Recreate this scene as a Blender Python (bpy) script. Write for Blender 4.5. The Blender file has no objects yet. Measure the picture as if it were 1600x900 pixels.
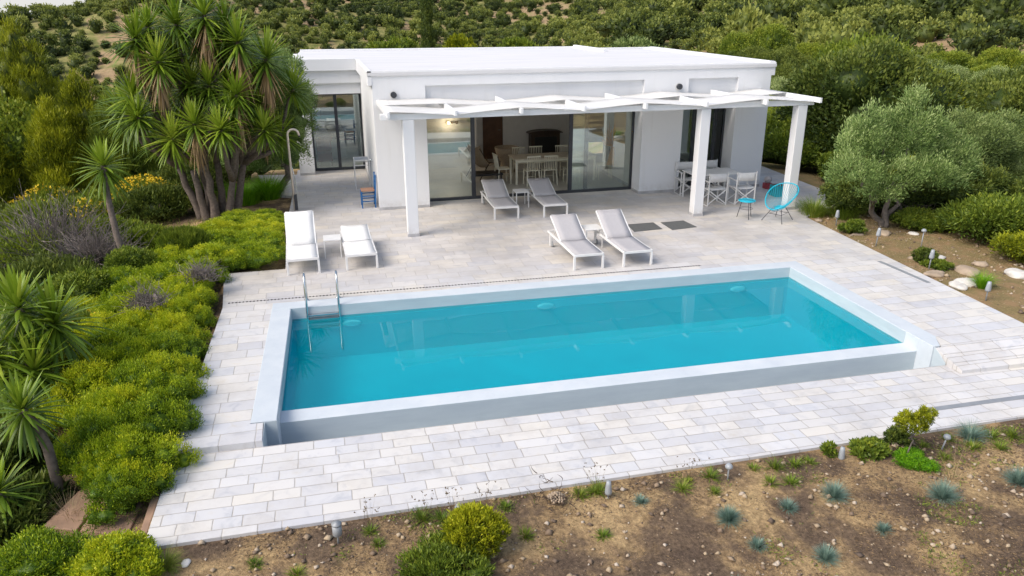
import bpy, bmesh, math, random
import numpy as np
from mathutils import Vector, Matrix
R = math.radians
random.seed(7)
C = bpy.context.scene.collection
scene = bpy.context.scene

# ------------------------------------------------------------ camera
FPX, PITCH, YAW, ROLL = 1179.857, R(20.265), R(13.983), R(-0.2107)
CAM = Vector((0.8634, -9.5299, 4.908))
fw = Vector((math.sin(YAW)*math.cos(PITCH), math.cos(YAW)*math.cos(PITCH), -math.sin(PITCH)))
rt = Vector((math.cos(YAW), -math.sin(YAW), 0)); up = rt.cross(fw)
rt2 = rt*math.cos(ROLL) + up*math.sin(ROLL); up2 = -rt*math.sin(ROLL) + up*math.cos(ROLL)
cam = bpy.data.objects.new('camera', bpy.data.cameras.new('camera')); C.objects.link(cam)
cam.matrix_world = Matrix(((rt2.x, up2.x, -fw.x, CAM.x), (rt2.y, up2.y, -fw.y, CAM.y), (rt2.z, up2.z, -fw.z, CAM.z), (0, 0, 0, 1)))
cam.data.sensor_width = 36; cam.data.lens = 36*FPX/1600; cam.data.clip_end = 30000; cam.data.clip_start = .05
scene.camera = cam

# ------------------------------------------------------------ light
SUN_EL, SUN_AZ = R(46), R(252)       # azimuth measured from +Y towards +X
world = bpy.data.worlds.new('World'); scene.world = world; world.use_nodes = True
nt = world.node_tree; bg = nt.nodes['Background']
sky = nt.nodes.new('ShaderNodeTexSky'); sky.sky_type = 'NISHITA'; sky.sun_disc = False
sky.sun_elevation = SUN_EL; sky.sun_rotation = SUN_AZ; sky.dust_density = 3.0; sky.ozone_density = 1.0; sky.air_density = 1.0
# pale hazy veil low over the horizon
tc = nt.nodes.new('ShaderNodeTexCoord'); sp = nt.nodes.new('ShaderNodeSeparateXYZ'); nt.links.new(tc.outputs['Generated'], sp.inputs[0])
mr = nt.nodes.new('ShaderNodeMapRange'); mr.inputs['From Min'].default_value = -.02; mr.inputs['From Max'].default_value = .42; mr.inputs['To Min'].default_value = .92; mr.inputs['To Max'].default_value = .12; mr.interpolation_type = 'SMOOTHSTEP'
nt.links.new(sp.outputs['Z'], mr.inputs['Value'])
sm = nt.nodes.new('ShaderNodeMix'); sm.data_type = 'RGBA'; nt.links.new(mr.outputs[0], sm.inputs['Factor']); nt.links.new(sky.outputs[0], sm.inputs['A']); sm.inputs['B'].default_value = (4.35, 4.3, 4.2, 1)
nt.links.new(sm.outputs['Result'], bg.inputs[0]); bg.inputs[1].default_value = 0.125
sl = bpy.data.lights.new('sun', 'SUN'); sl.energy = 1.7; sl.angle = R(36); sl.color = (1, .92, .82)
so = bpy.data.objects.new('sun', sl); C.objects.link(so)
sd = Vector((math.sin(SUN_AZ)*math.cos(SUN_EL), math.cos(SUN_AZ)*math.cos(SUN_EL), math.sin(SUN_EL)))
so.rotation_euler = sd.to_track_quat('Z', 'Y').to_euler(); so.location = (0, 0, 40)
scene.view_settings.view_transform = 'Standard'; scene.view_settings.look = 'None'
scene.view_settings.exposure = 0.68; scene.view_settings.gamma = 1
scene.view_settings.use_curve_mapping = False

# ------------------------------------------------------------ helpers
def tag(o, label=None, cat=None, group=None, kind=None):
    if label: o['label'] = label
    if cat: o['category'] = cat
    if group: o['group'] = group
    if kind: o['kind'] = kind
    return o
def empty(name, loc, label, cat, group=None, rz=0):
    o = bpy.data.objects.new(name, None); C.objects.link(o); o.location = loc; o.rotation_euler = (0, 0, rz)
    o.empty_display_size = .2
    return tag(o, label, cat, group)
def copy_tree(o, parent=None):
    c = o.copy(); C.objects.link(c); c.parent = parent
    for ch in list(o.children): copy_tree(ch, c)
    return c
def npmesh(name, verts, faces, mat, parent=None, tint=None, smooth=False, loc=None):
    """verts (N,3) array; faces: (M,k) array or list of such arrays"""
    me = bpy.data.meshes.new(name)
    fl = faces if isinstance(faces, list) else [faces]
    fl = [np.asarray(f, dtype=np.int32) for f in fl if len(f)]
    verts = np.asarray(verts, dtype=np.float32)
    me.vertices.add(len(verts)); me.vertices.foreach_set('co', verts.ravel())
    tot = sum(f.size for f in fl); nf = sum(len(f) for f in fl)
    me.loops.add(tot); me.polygons.add(nf)
    me.loops.foreach_set('vertex_index', np.concatenate([f.ravel() for f in fl]))
    sizes = np.concatenate([np.full(len(f), f.shape[1], dtype=np.int32) for f in fl])
    me.polygons.foreach_set('loop_start', np.concatenate([[0], np.cumsum(sizes)[:-1]]).astype(np.int32))
    if smooth: me.polygons.foreach_set('use_smooth', np.ones(nf, dtype=bool))
    me.update(calc_edges=True)
    if tint is not None:
        a = me.attributes.new('tint', 'FLOAT', 'POINT'); a.data.foreach_set('value', np.asarray(tint, dtype=np.float32))
    me.materials.append(mat)
    o = bpy.data.objects.new(name, me); C.objects.link(o)
    if parent: o.parent = parent
    if loc: o.location = loc
    return o
class MB:
    def __init__(s): s.v = []; s.f = []
    def add(s, vs, fs):
        b = len(s.v); s.v += [tuple(v) for v in vs]; s.f += [tuple(i+b for i in f) for f in fs]; return s
    def box(s, x0, x1, y0, y1, z0, z1):
        return s.add([(x0,y0,z0),(x1,y0,z0),(x1,y1,z0),(x0,y1,z0),(x0,y0,z1),(x1,y0,z1),(x1,y1,z1),(x0,y1,z1)],
              [(0,3,2,1),(4,5,6,7),(0,1,5,4),(1,2,6,5),(2,3,7,6),(3,0,4,7)])
    def beam(s, a, b, w, h, upv=(0,0,1)):
        a = Vector(a); b = Vector(b); d = (b-a).normalized(); u = Vector(upv)
        if abs(d.dot(u)) > .98: u = Vector((1,0,0))
        r = d.cross(u).normalized(); u = r.cross(d).normalized()
        vs = [p + r*sx*w/2 + u*sz*h/2 for p in (a, b) for sx, sz in ((-1,-1),(1,-1),(1,1),(-1,1))]
        return s.add(vs, [(0,1,2,3),(7,6,5,4),(0,4,5,1),(1,5,6,2),(2,6,7,3),(3,7,4,0)])
    def tube(s, pts, rad, n=10, closed=False, cap=True):
        pts = [Vector(p) for p in pts]; m = len(pts)
        rads = rad if isinstance(rad, (list, tuple)) else [rad]*m
        vs = []; prev = None
        for i, p in enumerate(pts):
            if closed: d = (pts[(i+1) % m]-pts[i-1]).normalized()
            else: d = (pts[min(i+1, m-1)]-pts[max(i-1, 0)]).normalized()
            if prev is None:
                u = Vector((0,0,1)) if abs(d.z) < .9 else Vector((1,0,0)); u = (u - d*u.dot(d)).normalized()
            else: u = (prev - d*prev.dot(d)).normalized()
            prev = u; w = d.cross(u)
            for k in range(n):
                t = 2*math.pi*k/n; vs.append(p + (u*math.cos(t)+w*math.sin(t))*rads[i])
        fs = []
        for i in range(m if closed else m-1):
            j = (i+1) % m
            for k in range(n): fs.append((i*n+k, i*n+(k+1) % n, j*n+(k+1) % n, j*n+k))
        if cap and not closed: fs += [tuple(range(n-1, -1, -1)), tuple((m-1)*n+k for k in range(n))]
        return s.add(vs, fs)
    def lathe(s, prof, c=(0,0,0), n=20):
        vs = []
        for r, z in prof:
            for k in range(n):
                t = 2*math.pi*k/n; vs.append((c[0]+r*math.cos(t), c[1]+r*math.sin(t), c[2]+z))
        fs = [(i*n+k, i*n+(k+1) % n, (i+1)*n+(k+1) % n, (i+1)*n+k) for i in range(len(prof)-1) for k in range(n)]
        fs += [tuple(range(n-1, -1, -1)), tuple((len(prof)-1)*n+k for k in range(n))]
        return s.add(vs, fs)
    def prism(s, poly, z0, z1):
        n = len(poly)
        zz0 = z0 if isinstance(z0, (list, tuple)) else [z0]*n; zz1 = z1 if isinstance(z1, (list, tuple)) else [z1]*n
        vs = [(p[0], p[1], zz0[i]) for i, p in enumerate(poly)] + [(p[0], p[1], zz1[i]) for i, p in enumerate(poly)]
        fs = [tuple(range(n-1, -1, -1)), tuple(range(n, 2*n))] + [(i, (i+1) % n, n+(i+1) % n, n+i) for i in range(n)]
        return s.add(vs, fs)
    def build(s, name, mat, parent=None, bevel=0, smooth=False, loc=None, seg=2):
        me = bpy.data.meshes.new(name); me.from_pydata(s.v, [], s.f); me.update(); me.materials.append(mat)
        o = bpy.data.objects.new(name, me); C.objects.link(o)
        if parent: o.parent = parent
        if loc: o.location = loc
        if smooth:
            for p in me.polygons: p.use_smooth = len(p.vertices) == 4
        if bevel:
            m = o.modifiers.new('bevel', 'BEVEL'); m.width = bevel; m.segments = seg; m.limit_method = 'ANGLE'
        return o

# noise (value noise fbm, vectorised)
def vnoise(x, y, seed=0):
    xi = np.floor(x).astype(np.int64); yi = np.floor(y).astype(np.int64); fx = x-xi; fy = y-yi
    def h(a, b):
        n = (a*374761393 + b*668265263 + seed*974711) & 0x7fffffff
        n = ((n ^ (n >> 13))*1274126177) & 0x7fffffff
        return ((n ^ (n >> 16)) & 0xffff)/65535.0
    fx = fx*fx*(3-2*fx); fy = fy*fy*(3-2*fy)
    return (h(xi,yi)*(1-fx)+h(xi+1,yi)*fx)*(1-fy) + (h(xi,yi+1)*(1-fx)+h(xi+1,yi+1)*fx)*fy
def fbm(x, y, seed=0, o=4):
    s = 0; a = .5
    for i in range(o): s = s + a*vnoise(x*2**i, y*2**i, seed+i); a *= .5
    return s/(1-.5**o)
def sstep(a, b, x):
    t = np.clip((x-a)/(b-a), 0, 1); return t*t*(3-2*t)

# ------------------------------------------------------------ materials
class NT:
    def __init__(s, name):
        s.m = bpy.data.materials.new(name); s.m.use_nodes = True; s.t = s.m.node_tree; s.n = s.t.nodes
        s.b = s.n['Principled BSDF']; s.out = s.n['Material Output']
    def node(s, typ, **kw):
        n = s.n.new(typ)
        for k, v in kw.items(): setattr(n, k, v)
        return n
    def link(s, a, b): s.t.links.new(a, b)
    def noise(s, scale, detail=4, rough=.55, vec=None, out='Fac'):
        n = s.node('ShaderNodeTexNoise'); n.inputs['Scale'].default_value = scale; n.inputs['Detail'].default_value = detail; n.inputs['Roughness'].default_value = rough
        if vec is None:
            g = s.node('ShaderNodeNewGeometry'); vec = g.outputs['Position']
        s.link(vec, n.inputs['Vector']); return n.outputs[out]
    def ramp(s, fac, stops, interp='LINEAR'):
        r = s.node('ShaderNodeValToRGB'); r.color_ramp.interpolation = interp
        e = r.color_ramp.elements
        while len(e) < len(stops): e.new(.5)
        for i, (p, c) in enumerate(stops): e[i].position = p; e[i].color = (c[0], c[1], c[2], 1) if not isinstance(c, (int, float)) else (c, c, c, 1)
        s.link(fac, r.inputs[0]); return r.outputs[0]
    def mix(s, f, a, b, mode='MIX'):
        m = s.node('ShaderNodeMix', data_type='RGBA', blend_type=mode)
        for inp, v in ((m.inputs['Factor'], f), (m.inputs['A'], a), (m.inputs['B'], b)):
            if hasattr(v, 'is_linked') or hasattr(v, 'links'): s.link(v, inp)
            elif isinstance(v, (int, float)): inp.default_value = v
            else: inp.default_value = (v[0], v[1], v[2], 1)
        return m.outputs['Result']
    def math(s, op, a, b=None, c=None):
        m = s.node('ShaderNodeMath', operation=op)
        for i, v in enumerate((a, b, c)):
            if v is None: continue
            if hasattr(v, 'links'): s.link(v, m.inputs[i])
            else: m.inputs[i].default_value = v
        return m.outputs[0]
    def bump(s, h, strength=.3, dist=.01):
        b = s.node('ShaderNodeBump'); b.inputs['Strength'].default_value = strength; b.inputs['Distance'].default_value = dist
        s.link(h, b.inputs['Height']); s.link(b.outputs[0], s.b.inputs['Normal'])
    def col(s, c): s.link(c, s.b.inputs['Base Color']) if hasattr(c, 'links') else setattr(s.b.inputs['Base Color'], 'default_value', (*c, 1))
    def set(s, rough=.5, metal=0, spec=.5):
        s.b.inputs['Roughness'].default_value = rough; s.b.inputs['Metallic'].default_value = metal; s.b.inputs['Specular IOR Level'].default_value = spec; return s
def plain(name, c, rough=.5, metal=0, var=.08, scale=6, bump=0, spec=.5):
    t = NT(name); t.set(rough, metal, spec)
    lo = tuple(max(0, x*(1-var)) for x in c); hi = tuple(min(1, x*(1+var)) for x in c)
    t.col(t.ramp(t.noise(scale), [(.3, lo), (.7, hi)]))
    if bump: t.bump(t.noise(scale*12, 3), bump, .004)
    return t.m
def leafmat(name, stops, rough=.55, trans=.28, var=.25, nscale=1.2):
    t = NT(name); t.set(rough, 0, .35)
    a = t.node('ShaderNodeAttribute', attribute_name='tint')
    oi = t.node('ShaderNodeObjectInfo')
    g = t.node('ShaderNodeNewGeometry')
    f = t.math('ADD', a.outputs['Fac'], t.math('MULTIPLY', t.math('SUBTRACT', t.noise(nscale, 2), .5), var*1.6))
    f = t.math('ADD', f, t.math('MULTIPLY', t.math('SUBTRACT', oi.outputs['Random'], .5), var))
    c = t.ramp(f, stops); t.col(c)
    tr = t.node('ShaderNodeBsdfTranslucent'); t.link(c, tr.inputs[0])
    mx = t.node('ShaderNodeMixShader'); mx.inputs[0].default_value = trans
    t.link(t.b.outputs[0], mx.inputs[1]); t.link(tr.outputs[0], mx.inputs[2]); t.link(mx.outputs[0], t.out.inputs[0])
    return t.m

M = {}
M['plaster'] = None
t = NT('white_plaster'); t.set(.75, 0, .3)
c1 = t.ramp(t.noise(.7, 5, .6), [(.3, (.76, .775, .80)), (.7, (.80, .81, .825))])
# faint streaks of weathering down the face
mp = t.node('ShaderNodeMapping'); g = t.node('ShaderNodeNewGeometry'); t.link(g.outputs['Position'], mp.inputs[0]); mp.inputs['Scale'].default_value = (2.2, 2.2, .18)
st = t.ramp(t.noise(1.6, 6, .65, mp.outputs[0]), [(.54, (1,1,1)), (.78, (.93,.925,.91))])
sz_ = t.node('ShaderNodeSeparateXYZ'); t.link(g.outputs['Position'], sz_.inputs[0])
splash = t.math('MULTIPLY', t.ramp(sz_.outputs['Z'], [(.05, 1.0), (.32, 0.0)]), t.ramp(t.noise(6, 5, .7), [(.4, 0.0), (.7, .5)]))
t.col(t.mix(splash, t.mix(1.0, c1, st, 'MULTIPLY'), (.42,.38,.33))); t.bump(t.noise(70, 4), .12, .003); M['plaster'] = t.m
t = NT('roof_coating'); t.set(.8, 0, .25)
mp = t.node('ShaderNodeMapping'); g = t.node('ShaderNodeNewGeometry'); t.link(g.outputs['Position'], mp.inputs[0]); mp.inputs['Scale'].default_value = (.25, 1.5, 1)
t.col(t.ramp(t.noise(1.5, 6, .65, mp.outputs[0]), [(.3, (.62, .63, .65)), (.7, (.72, .72, .73))])); t.bump(t.noise(30, 4), .15, .004); M['roof'] = t.m
t = NT('pool_plaster'); t.set(.6, 0, .4)
cc_ = t.ramp(t.noise(1.6, 6, .65), [(.25, (.50, .56, .62)), (.55, (.58, .635, .68)), (.8, (.64, .68, .71))])
t.col(t.mix(t.ramp(t.noise(14, 6, .75), [(.58, 0.0), (.75, .35)]), cc_, (.38, .42, .44))); t.bump(t.noise(60, 4), .1, .003); M['coping'] = t.m
t = NT('pool_wall_plaster'); t.set(.55, 0, .4)
g = t.node('ShaderNodeNewGeometry'); mp = t.node('ShaderNodeMapping'); t.link(g.outputs['Position'], mp.inputs[0]); mp.inputs['Scale'].default_value = (.5, .5, 2.5)
t.col(t.ramp(t.noise(2.4, 6, .65, mp.outputs[0]), [(.25, (.43, .50, .55)), (.6, (.50, .57, .61)), (.85, (.56, .62, .65))])); t.bump(t.noise(60, 4), .1, .003); M['poolwall'] = t.m
t = NT('turquoise_pool_paint'); t.set(.6, 0, .3)
t.col(t.ramp(t.noise(.9, 5, .6), [(.3, (0.0, .56, .67)), (.7, (0.0, .64, .74))])); M['basin'] = t.m
M['skirting'] = plain('grey_marble_skirting', (.42, .42, .43), .5, var=.2, scale=5)
M['grey_metal'] = plain('anthracite_aluminium', (.045, .05, .06), .4, .3, var=.1)
M['white_metal'] = plain('white_powder_coat', (.76, .76, .75), .35, 0, var=.05)
M['cream_wood'] = plain('cream_lacquered_wood', (.80, .77, .62), .45, 0, var=.08)
M['grey_mesh'] = plain('grey_textilene', (.44, .43, .445), .7, 0, var=.06, scale=40, bump=.3)
M['white_mesh'] = plain('white_textilene', (.80, .80, .79), .7, 0, var=.04, scale=40, bump=.3)
M['canvas'] = plain('white_canvas', (.70, .70, .70), .85, 0, var=.05, scale=15, bump=.3)
t = NT('shade_cloth'); t.set(.8, 0, .2); t.col(t.ramp(t.noise(2, 4), [(.3, (.86,.86,.85)), (.7, (.90,.90,.89))]))
tr = t.node('ShaderNodeBsdfTranslucent'); tr.inputs[0].default_value = (.85,.85,.82,1); mx = t.node('ShaderNodeMixShader'); mx.inputs[0].default_value = .3
t.link(t.b.outputs[0], mx.inputs[1]); t.link(tr.outputs[0], mx.inputs[2]); t.link(mx.outputs[0], t.out.inputs[0]); t.bump(t.noise(8,3), .25, .02); M['sail'] = t.m
M['steel'] = plain('polished_steel', (.62, .66, .67), .16, 1, var=.08)
M['champagne'] = plain('bronze_steel', (.62, .55, .47), .35, .5, var=.1)
M['blue_paint'] = plain('blue_painted_wood', (.015, .12, .33), .5, 0, var=.2, scale=20)
M['rush'] = plain('woven_rush', (.36, .20, .13), .8, 0, var=.25, scale=60, bump=.5)
M['turquoise'] = plain('turquoise_cord', (.01, .42, .58), .4, 0, var=.1, scale=30)
M['turquoise_pot'] = plain('turquoise_glaze', (.02, .30, .36), .35, 0, var=.1)
M['red_paint'] = plain('red_painted_metal', (.35, .06, .07), .5, 0, var=.15)
M['grey_lantern'] = plain('frosted_globe', (.45, .42, .42), .3, 0, var=.1)
M['dark_mat'] = plain('dark_grate', (.10, .105, .105), .8, 0, var=.2, scale=30, bump=.5)
M['slot'] = plain('drain_slot', (.03, .03, .03), .8)
M['lampgrey'] = plain('brushed_lamp_metal', (.30, .32, .34), .5, .2, var=.1)
M['lampglass'] = plain('opal_lamp_glass', (.33, .36, .39), .3, 0, var=.05)
M['rubber'] = plain('black_rubber', (.02, .02, .02), .7)
M['brownwood'] = plain('brown_door_wood', (.14, .065, .03), .5, 0, var=.25, scale=5)
M['tabletop'] = plain('pale_oak', (.64, .58, .46), .5, 0, var=.15, scale=8)
M['black'] = plain('black_enamel', (.012, .012, .013), .35, 0)
M['darkwood'] = plain('dark_walnut', (.05, .028, .016), .45, 0, var=.25)
M['cane'] = plain('woven_cane', (.36, .29, .21), .7, 0, var=.25, scale=50, bump=.4)
M['dryfrond'] = plain('dried_palm_leaf', (.72, .34, .07), .7, 0, var=.3, scale=12)
M['intwall'] = plain('interior_paint', (.88, .86, .83), .8, 0, var=.03)
M['intfloor'] = plain('polished_screed', (.62, .60, .54), .35, 0, var=.1, scale=1.5)
M['terracotta'] = plain('terracotta_fabric', (.30, .09, .07), .8, 0, var=.15)
M['sandstone'] = plain('brown_sandstone', (.33, .21, .14), .75, 0, var=.3, scale=3, bump=.4)
M['rock'] = plain('pale_limestone', (.62, .60, .56), .85, 0, var=.2, scale=7, bump=.6)
M['rock2'] = plain('tan_rock', (.38, .30, .22), .9, 0, var=.25, scale=7, bump=.6)
M['bark'] = plain('grey_bark', (.16, .135, .115), .9, 0, var=.35, scale=14, bump=.9)
M['yuccabark'] = plain('yucca_bark', (.15, .12, .10), .9, 0, var=.35, scale=18, bump=.9)
M['deadtwig'] = plain('bleached_twigs', (.25, .215, .195), .9, 0, var=.3, scale=10)
M['twig'] = plain('brown_twigs', (.10, .07, .05), .9, 0, var=.3, scale=10)

# glass: partly mirroring pane
t = NT('reflective_glass')
gl = t.node('ShaderNodeBsdfGlossy'); gl.inputs['Roughness'].default_value = 0.0; gl.inputs['Color'].default_value = (.88,.97,.95,1)
tp = t.node('ShaderNodeBsdfTransparent'); tp.inputs['Color'].default_value = (.94,.97,.94,1)
lw = t.node('ShaderNodeFresnel'); lw.inputs['IOR'].default_value = 1.6
f = t.math('MULTIPLY_ADD', lw.outputs[0], 1.0, .14)
mx = t.node('ShaderNodeMixShader'); t.link(f, mx.inputs[0]); t.link(tp.outputs[0], mx.inputs[1]); t.link(gl.outputs[0], mx.inputs[2]); t.link(mx.outputs[0], t.out.inputs[0]); M['glass'] = t.m
# water: still surface, tinted see-through with Fresnel mirror
t = NT('pool_water')
gl = t.node('ShaderNodeBsdfGlossy'); gl.inputs['Roughness'].default_value = 0.015; gl.inputs['Color'].default_value = (1,1,1,1)
tp = t.node('ShaderNodeBsdfTransparent'); tp.inputs['Color'].default_value = (.45,.92,.97,1)
df = t.node('ShaderNodeBsdfDiffuse'); df.inputs['Color'].default_value = (0.0,.40,.48,1)
tm = t.node('ShaderNodeMixShader'); tm.inputs[0].default_value = .30; t.link(tp.outputs[0], tm.inputs[1]); t.link(df.outputs[0], tm.inputs[2]); tp = tm
lw = t.node('ShaderNodeFresnel'); lw.inputs['IOR'].default_value = 1.27
bp = t.node('ShaderNodeBump'); bp.inputs['Strength'].default_value = .05; bp.inputs['Distance'].default_value = .02
t.link(t.noise(1.8, 2), bp.inputs['Height']); t.link(bp.outputs[0], gl.inputs['Normal']); t.link(bp.outputs[0], lw.inputs['Normal'])
mx = t.node('ShaderNodeMixShader'); t.link(lw.outputs[0], mx.inputs[0]); t.link(tp.outputs[0], mx.inputs[1]); t.link(gl.outputs[0], mx.inputs[2]); t.link(mx.outputs[0], t.out.inputs[0]); M['water'] = t.m
t = NT('sea_water'); t.set(.25, 0, .5); t.col((.50, .58, .66)); M['sea'] = t.m

# marble paving: rows of slabs of uneven length
t = NT('marble_paving'); t.set(.5, 0, .35)
g = t.node('ShaderNodeNewGeometry'); mp = t.node('ShaderNodeMapping'); t.link(g.outputs['Position'], mp.inputs[0]); mp.inputs['Rotation'].default_value = (0, 0, 0)
wob = t.node('ShaderNodeMix', data_type='VECTOR'); wn = t.node('ShaderNodeTexNoise'); wn.inputs['Scale'].default_value = 5; t.link(mp.outputs[0], wn.inputs['Vector'])
vs_ = t.node('ShaderNodeVectorMath', operation='MULTIPLY_ADD'); t.link(wn.outputs['Color'], vs_.inputs[0]); vs_.inputs[1].default_value = (.014,.014,0); t.link(mp.outputs[0], vs_.inputs[2])
sx = t.node('ShaderNodeSeparateXYZ'); t.link(vs_.outputs[0], sx.inputs[0])
yy = t.math('ADD', sx.outputs['Y'], 1.06); up_ = t.math('GREATER_THAN', yy, 0.0); RH = t.math('MULTIPLY_ADD', up_, .09, .19)
v = t.math('ADD', t.math('DIVIDE', yy, RH), t.math('MULTIPLY_ADD', up_, 300.0, 100.0)); row = t.math('FLOOR', v); fv = t.math('FRACT', v)
wr = t.node('ShaderNodeTexWhiteNoise', noise_dimensions='1D'); t.link(row, wr.inputs['W'])
SLN = t.math('MULTIPLY_ADD', up_, .14, .40)
W1 = t.math('ADD', t.math('DIVIDE', sx.outputs['X'], SLN), t.math('MULTIPLY', row, 37.31))
v1 = t.node('ShaderNodeTexVoronoi', voronoi_dimensions='1D', feature='F1'); v1.inputs['Scale'].default_value = 1; v1.inputs['Randomness'].default_value = .85; t.link(W1, v1.inputs['W'])
v2 = t.node('ShaderNodeTexVoronoi', voronoi_dimensions='1D', feature='DISTANCE_TO_EDGE'); v2.inputs['Scale'].default_value = 1; v2.inputs['Randomness'].default_value = .85; t.link(W1, v2.inputs['W'])
dx = t.math('MULTIPLY', v2.outputs['Distance'], SLN); dy = t.math('MULTIPLY', t.math('MINIMUM', fv, t.math('SUBTRACT', 1, fv)), RH)
dmin = t.math('MINIMUM', dx, dy)
joint = t.ramp(dmin, [(.0030, 1.0), (.0075, 0.0)])
sc = t.node('ShaderNodeSeparateColor'); t.link(v1.outputs['Color'], sc.inputs[0])
base = t.ramp(sc.outputs[0], [(0, (.57,.575,.60)), (.25, (.655,.645,.63)), (.5, (.62,.63,.655)), (.75, (.70,.675,.625)), (1, (.68,.68,.685))], 'LINEAR')
vein = t.node('ShaderNodeTexNoise'); vein.inputs['Scale'].default_value = 3.0; vein.inputs['Detail'].default_value = 7; vein.inputs['Roughness'].default_value = .62; vein.inputs['Distortion'].default_value = 1.2
cmb = t.node('ShaderNodeVectorMath', operation='ADD'); t.link(g.outputs['Position'], cmb.inputs[0]); t.link(v1.outputs['Color'], cmb.inputs[1]); t.link(cmb.outputs[0], vein.inputs['Vector'])
base = t.mix(1.0, base, t.ramp(vein.outputs[0], [(.28, (.78,.80,.84)), (.45, (.98,.98,.99)), (.6, (1,1,1)), (.75, (.97,.93,.86))]), 'MULTIPLY')
# older, warmer, worn patio up by the house: stains
far = t.node('ShaderNodeMapRange'); far.interpolation_type = 'SMOOTHSTEP'; far.inputs['From Min'].default_value = 2.4; far.inputs['From Max'].default_value = 5.5; t.link(sx.outputs['Y'], far.inputs['Value'])
stn = t.node('ShaderNodeTexNoise'); stn.inputs['Scale'].default_value = .55; stn.inputs['Detail'].default_value = 6; stn.inputs['Roughness'].default_value = .65; t.link(g.outputs['Position'], stn.inputs['Vector'])
stain = t.ramp(stn.outputs[0], [(.3, (.66,.64,.62)), (.5, (.86,.83,.80)), (.66, (1.0,.97,.93))])
base = t.mix(far.outputs[0], base, t.mix(1.0, base, stain, 'MULTIPLY'))
wet = t.node('ShaderNodeTexNoise'); wet.inputs['Scale'].default_value = 1.7; wet.inputs['Detail'].default_value = 8; wet.inputs['Roughness'].default_value = .7; t.link(g.outputs['Position'], wet.inputs['Vector'])
base = t.mix(far.outputs[0], base, t.mix(t.ramp(wet.outputs[0], [(.66, 0.0), (.72, .45)]), base, (.36,.36,.36)))
grime = t.ramp(t.noise(1.3, 8, .72), [(.48, 0.0), (.70, .38)]); base = t.mix(grime, base, (.40,.36,.31))
spots = t.ramp(t.noise(34, 3, .6), [(.70, 0.0), (.76, .5)]); base = t.mix(t.math('MULTIPLY', spots, t.ramp(t.noise(1.9, 3), [(.5, 0.0), (.65, 1.0)])), base, (.24,.20,.16))
dirt = t.noise(9, 5, .7)
jc = t.ramp(dirt, [(.3, (.23,.20,.165)), (.6, (.40,.37,.33))])
js = t.math('MULTIPLY', t.math('MULTIPLY', joint, .82), t.math('SUBTRACT', t.ramp(t.noise(2.3, 3), [(.3, .75), (.6, 1.0)]), t.math('MULTIPLY', far.outputs[0], .22)))
t.col(t.mix(js, base, jc))
hh = t.math('SUBTRACT', t.math('MULTIPLY', sc.outputs[1], .3), joint); t.bump(t.math('ADD', hh, t.math('MULTIPLY', vein.outputs[0], .4)), .5, .006)
t.link(t.ramp(vein.outputs[0], [(.3, .42), (.7, .62)]), t.b.inputs['Roughness'])
M['paving'] = t.m

# terrain
t = NT('hillside_soil'); t.set(.95, 0, .1)
a_bare = t.node('ShaderNodeAttribute', attribute_name='bare'); a_far = t.node('ShaderNodeAttribute', attribute_name='far'); a_green = t.node('ShaderNodeAttribute', attribute_name='green')
n1 = t.noise(1.1, 7, .62); n2 = t.noise(2.6, 7, .7); n3 = t.noise(22, 6, .75); n4 = t.noise(60, 3, .7)
soil = t.ramp(n1, [(.36, (.13,.094,.070)), (.47, (.21,.15,.10)), (.53, (.38,.265,.145)), (.61, (.56,.40,.21))])
soil = t.mix(1.0, soil, t.ramp(n3, [(.3, (.42,.40,.39)), (.5, (.80,.80,.80)), (.7, (1.35,1.32,1.28))]), 'MULTIPLY')
soil = t.mix(t.ramp(n4, [(.68, 0.0), (.74, .7)]), soil, (.42,.36,.30))
soil = t.mix(t.ramp(n2, [(.62, 0.0), (.72, .35)]), soil, (.12,.12,.05))
straw = t.mix(t.ramp(n2, [(.4, 0.0), (.55, .8)]), (.33,.22,.12), t.mix(1.0, (.24,.20,.09), t.ramp(n3, [(.3,.6),(.7,1.3)]), 'MULTIPLY'))
hill = t.mix(t.ramp(t.noise(.35, 5), [(.35,0.0),(.65,1.0)]), (.13,.15,.045), (.30,.27,.11))
bare = t.ramp(t.noise(.4, 6, .7), [(.3, (.27,.19,.11)), (.7, (.42,.31,.18))])
hill = t.mix(t.ramp(t.math('ADD', a_bare.outputs['Fac'], t.math('MULTIPLY', t.math('SUBTRACT', t.noise(.5, 5), .5), .5)), [(.45, 0.0), (.6, 1.0)]), hill, bare)
nearc = t.mix(a_green.outputs['Fac'], soil, straw)
t.col(t.mix(a_far.outputs['Fac'], nearc, hill)); t.bump(t.math('ADD', n3, t.math('MULTIPLY', n4, .5)), .9, .03)
M['terrain'] = t.m

G_ = lambda a, b, c, d=None: [(0.0, a), (.35, b), (.7, c), (1.0, d or c)]
M['leaf_hedge'] = leafmat('leaf_bright_hedge', G_((.065,.135,.009), (.19,.29,.012), (.38,.47,.015), (.56,.58,.022)), var=.45, nscale=.8)
M['leaf_dark'] = leafmat('leaf_dark_shrub', G_((.034,.062,.012), (.075,.115,.020), (.145,.19,.030), (.24,.28,.045)))
M['leaf_mid'] = leafmat('leaf_mid_green', G_((.050,.095,.012), (.12,.18,.019), (.22,.29,.028), (.35,.39,.04)))
M['leaf_pine'] = leafmat('pine_needles', G_((.065,.095,.008), (.17,.21,.010), (.37,.40,.014), (.56,.55,.03)), var=.3)
M['leaf_olive'] = leafmat('olive_leaves', G_((.075,.135,.030), (.17,.265,.07), (.31,.42,.13), (.48,.58,.24)))
M['leaf_olivebright'] = leafmat('olive_leaves_bright', G_((.085,.13,.035), (.17,.245,.07), (.30,.38,.12), (.44,.50,.22)))
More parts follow.
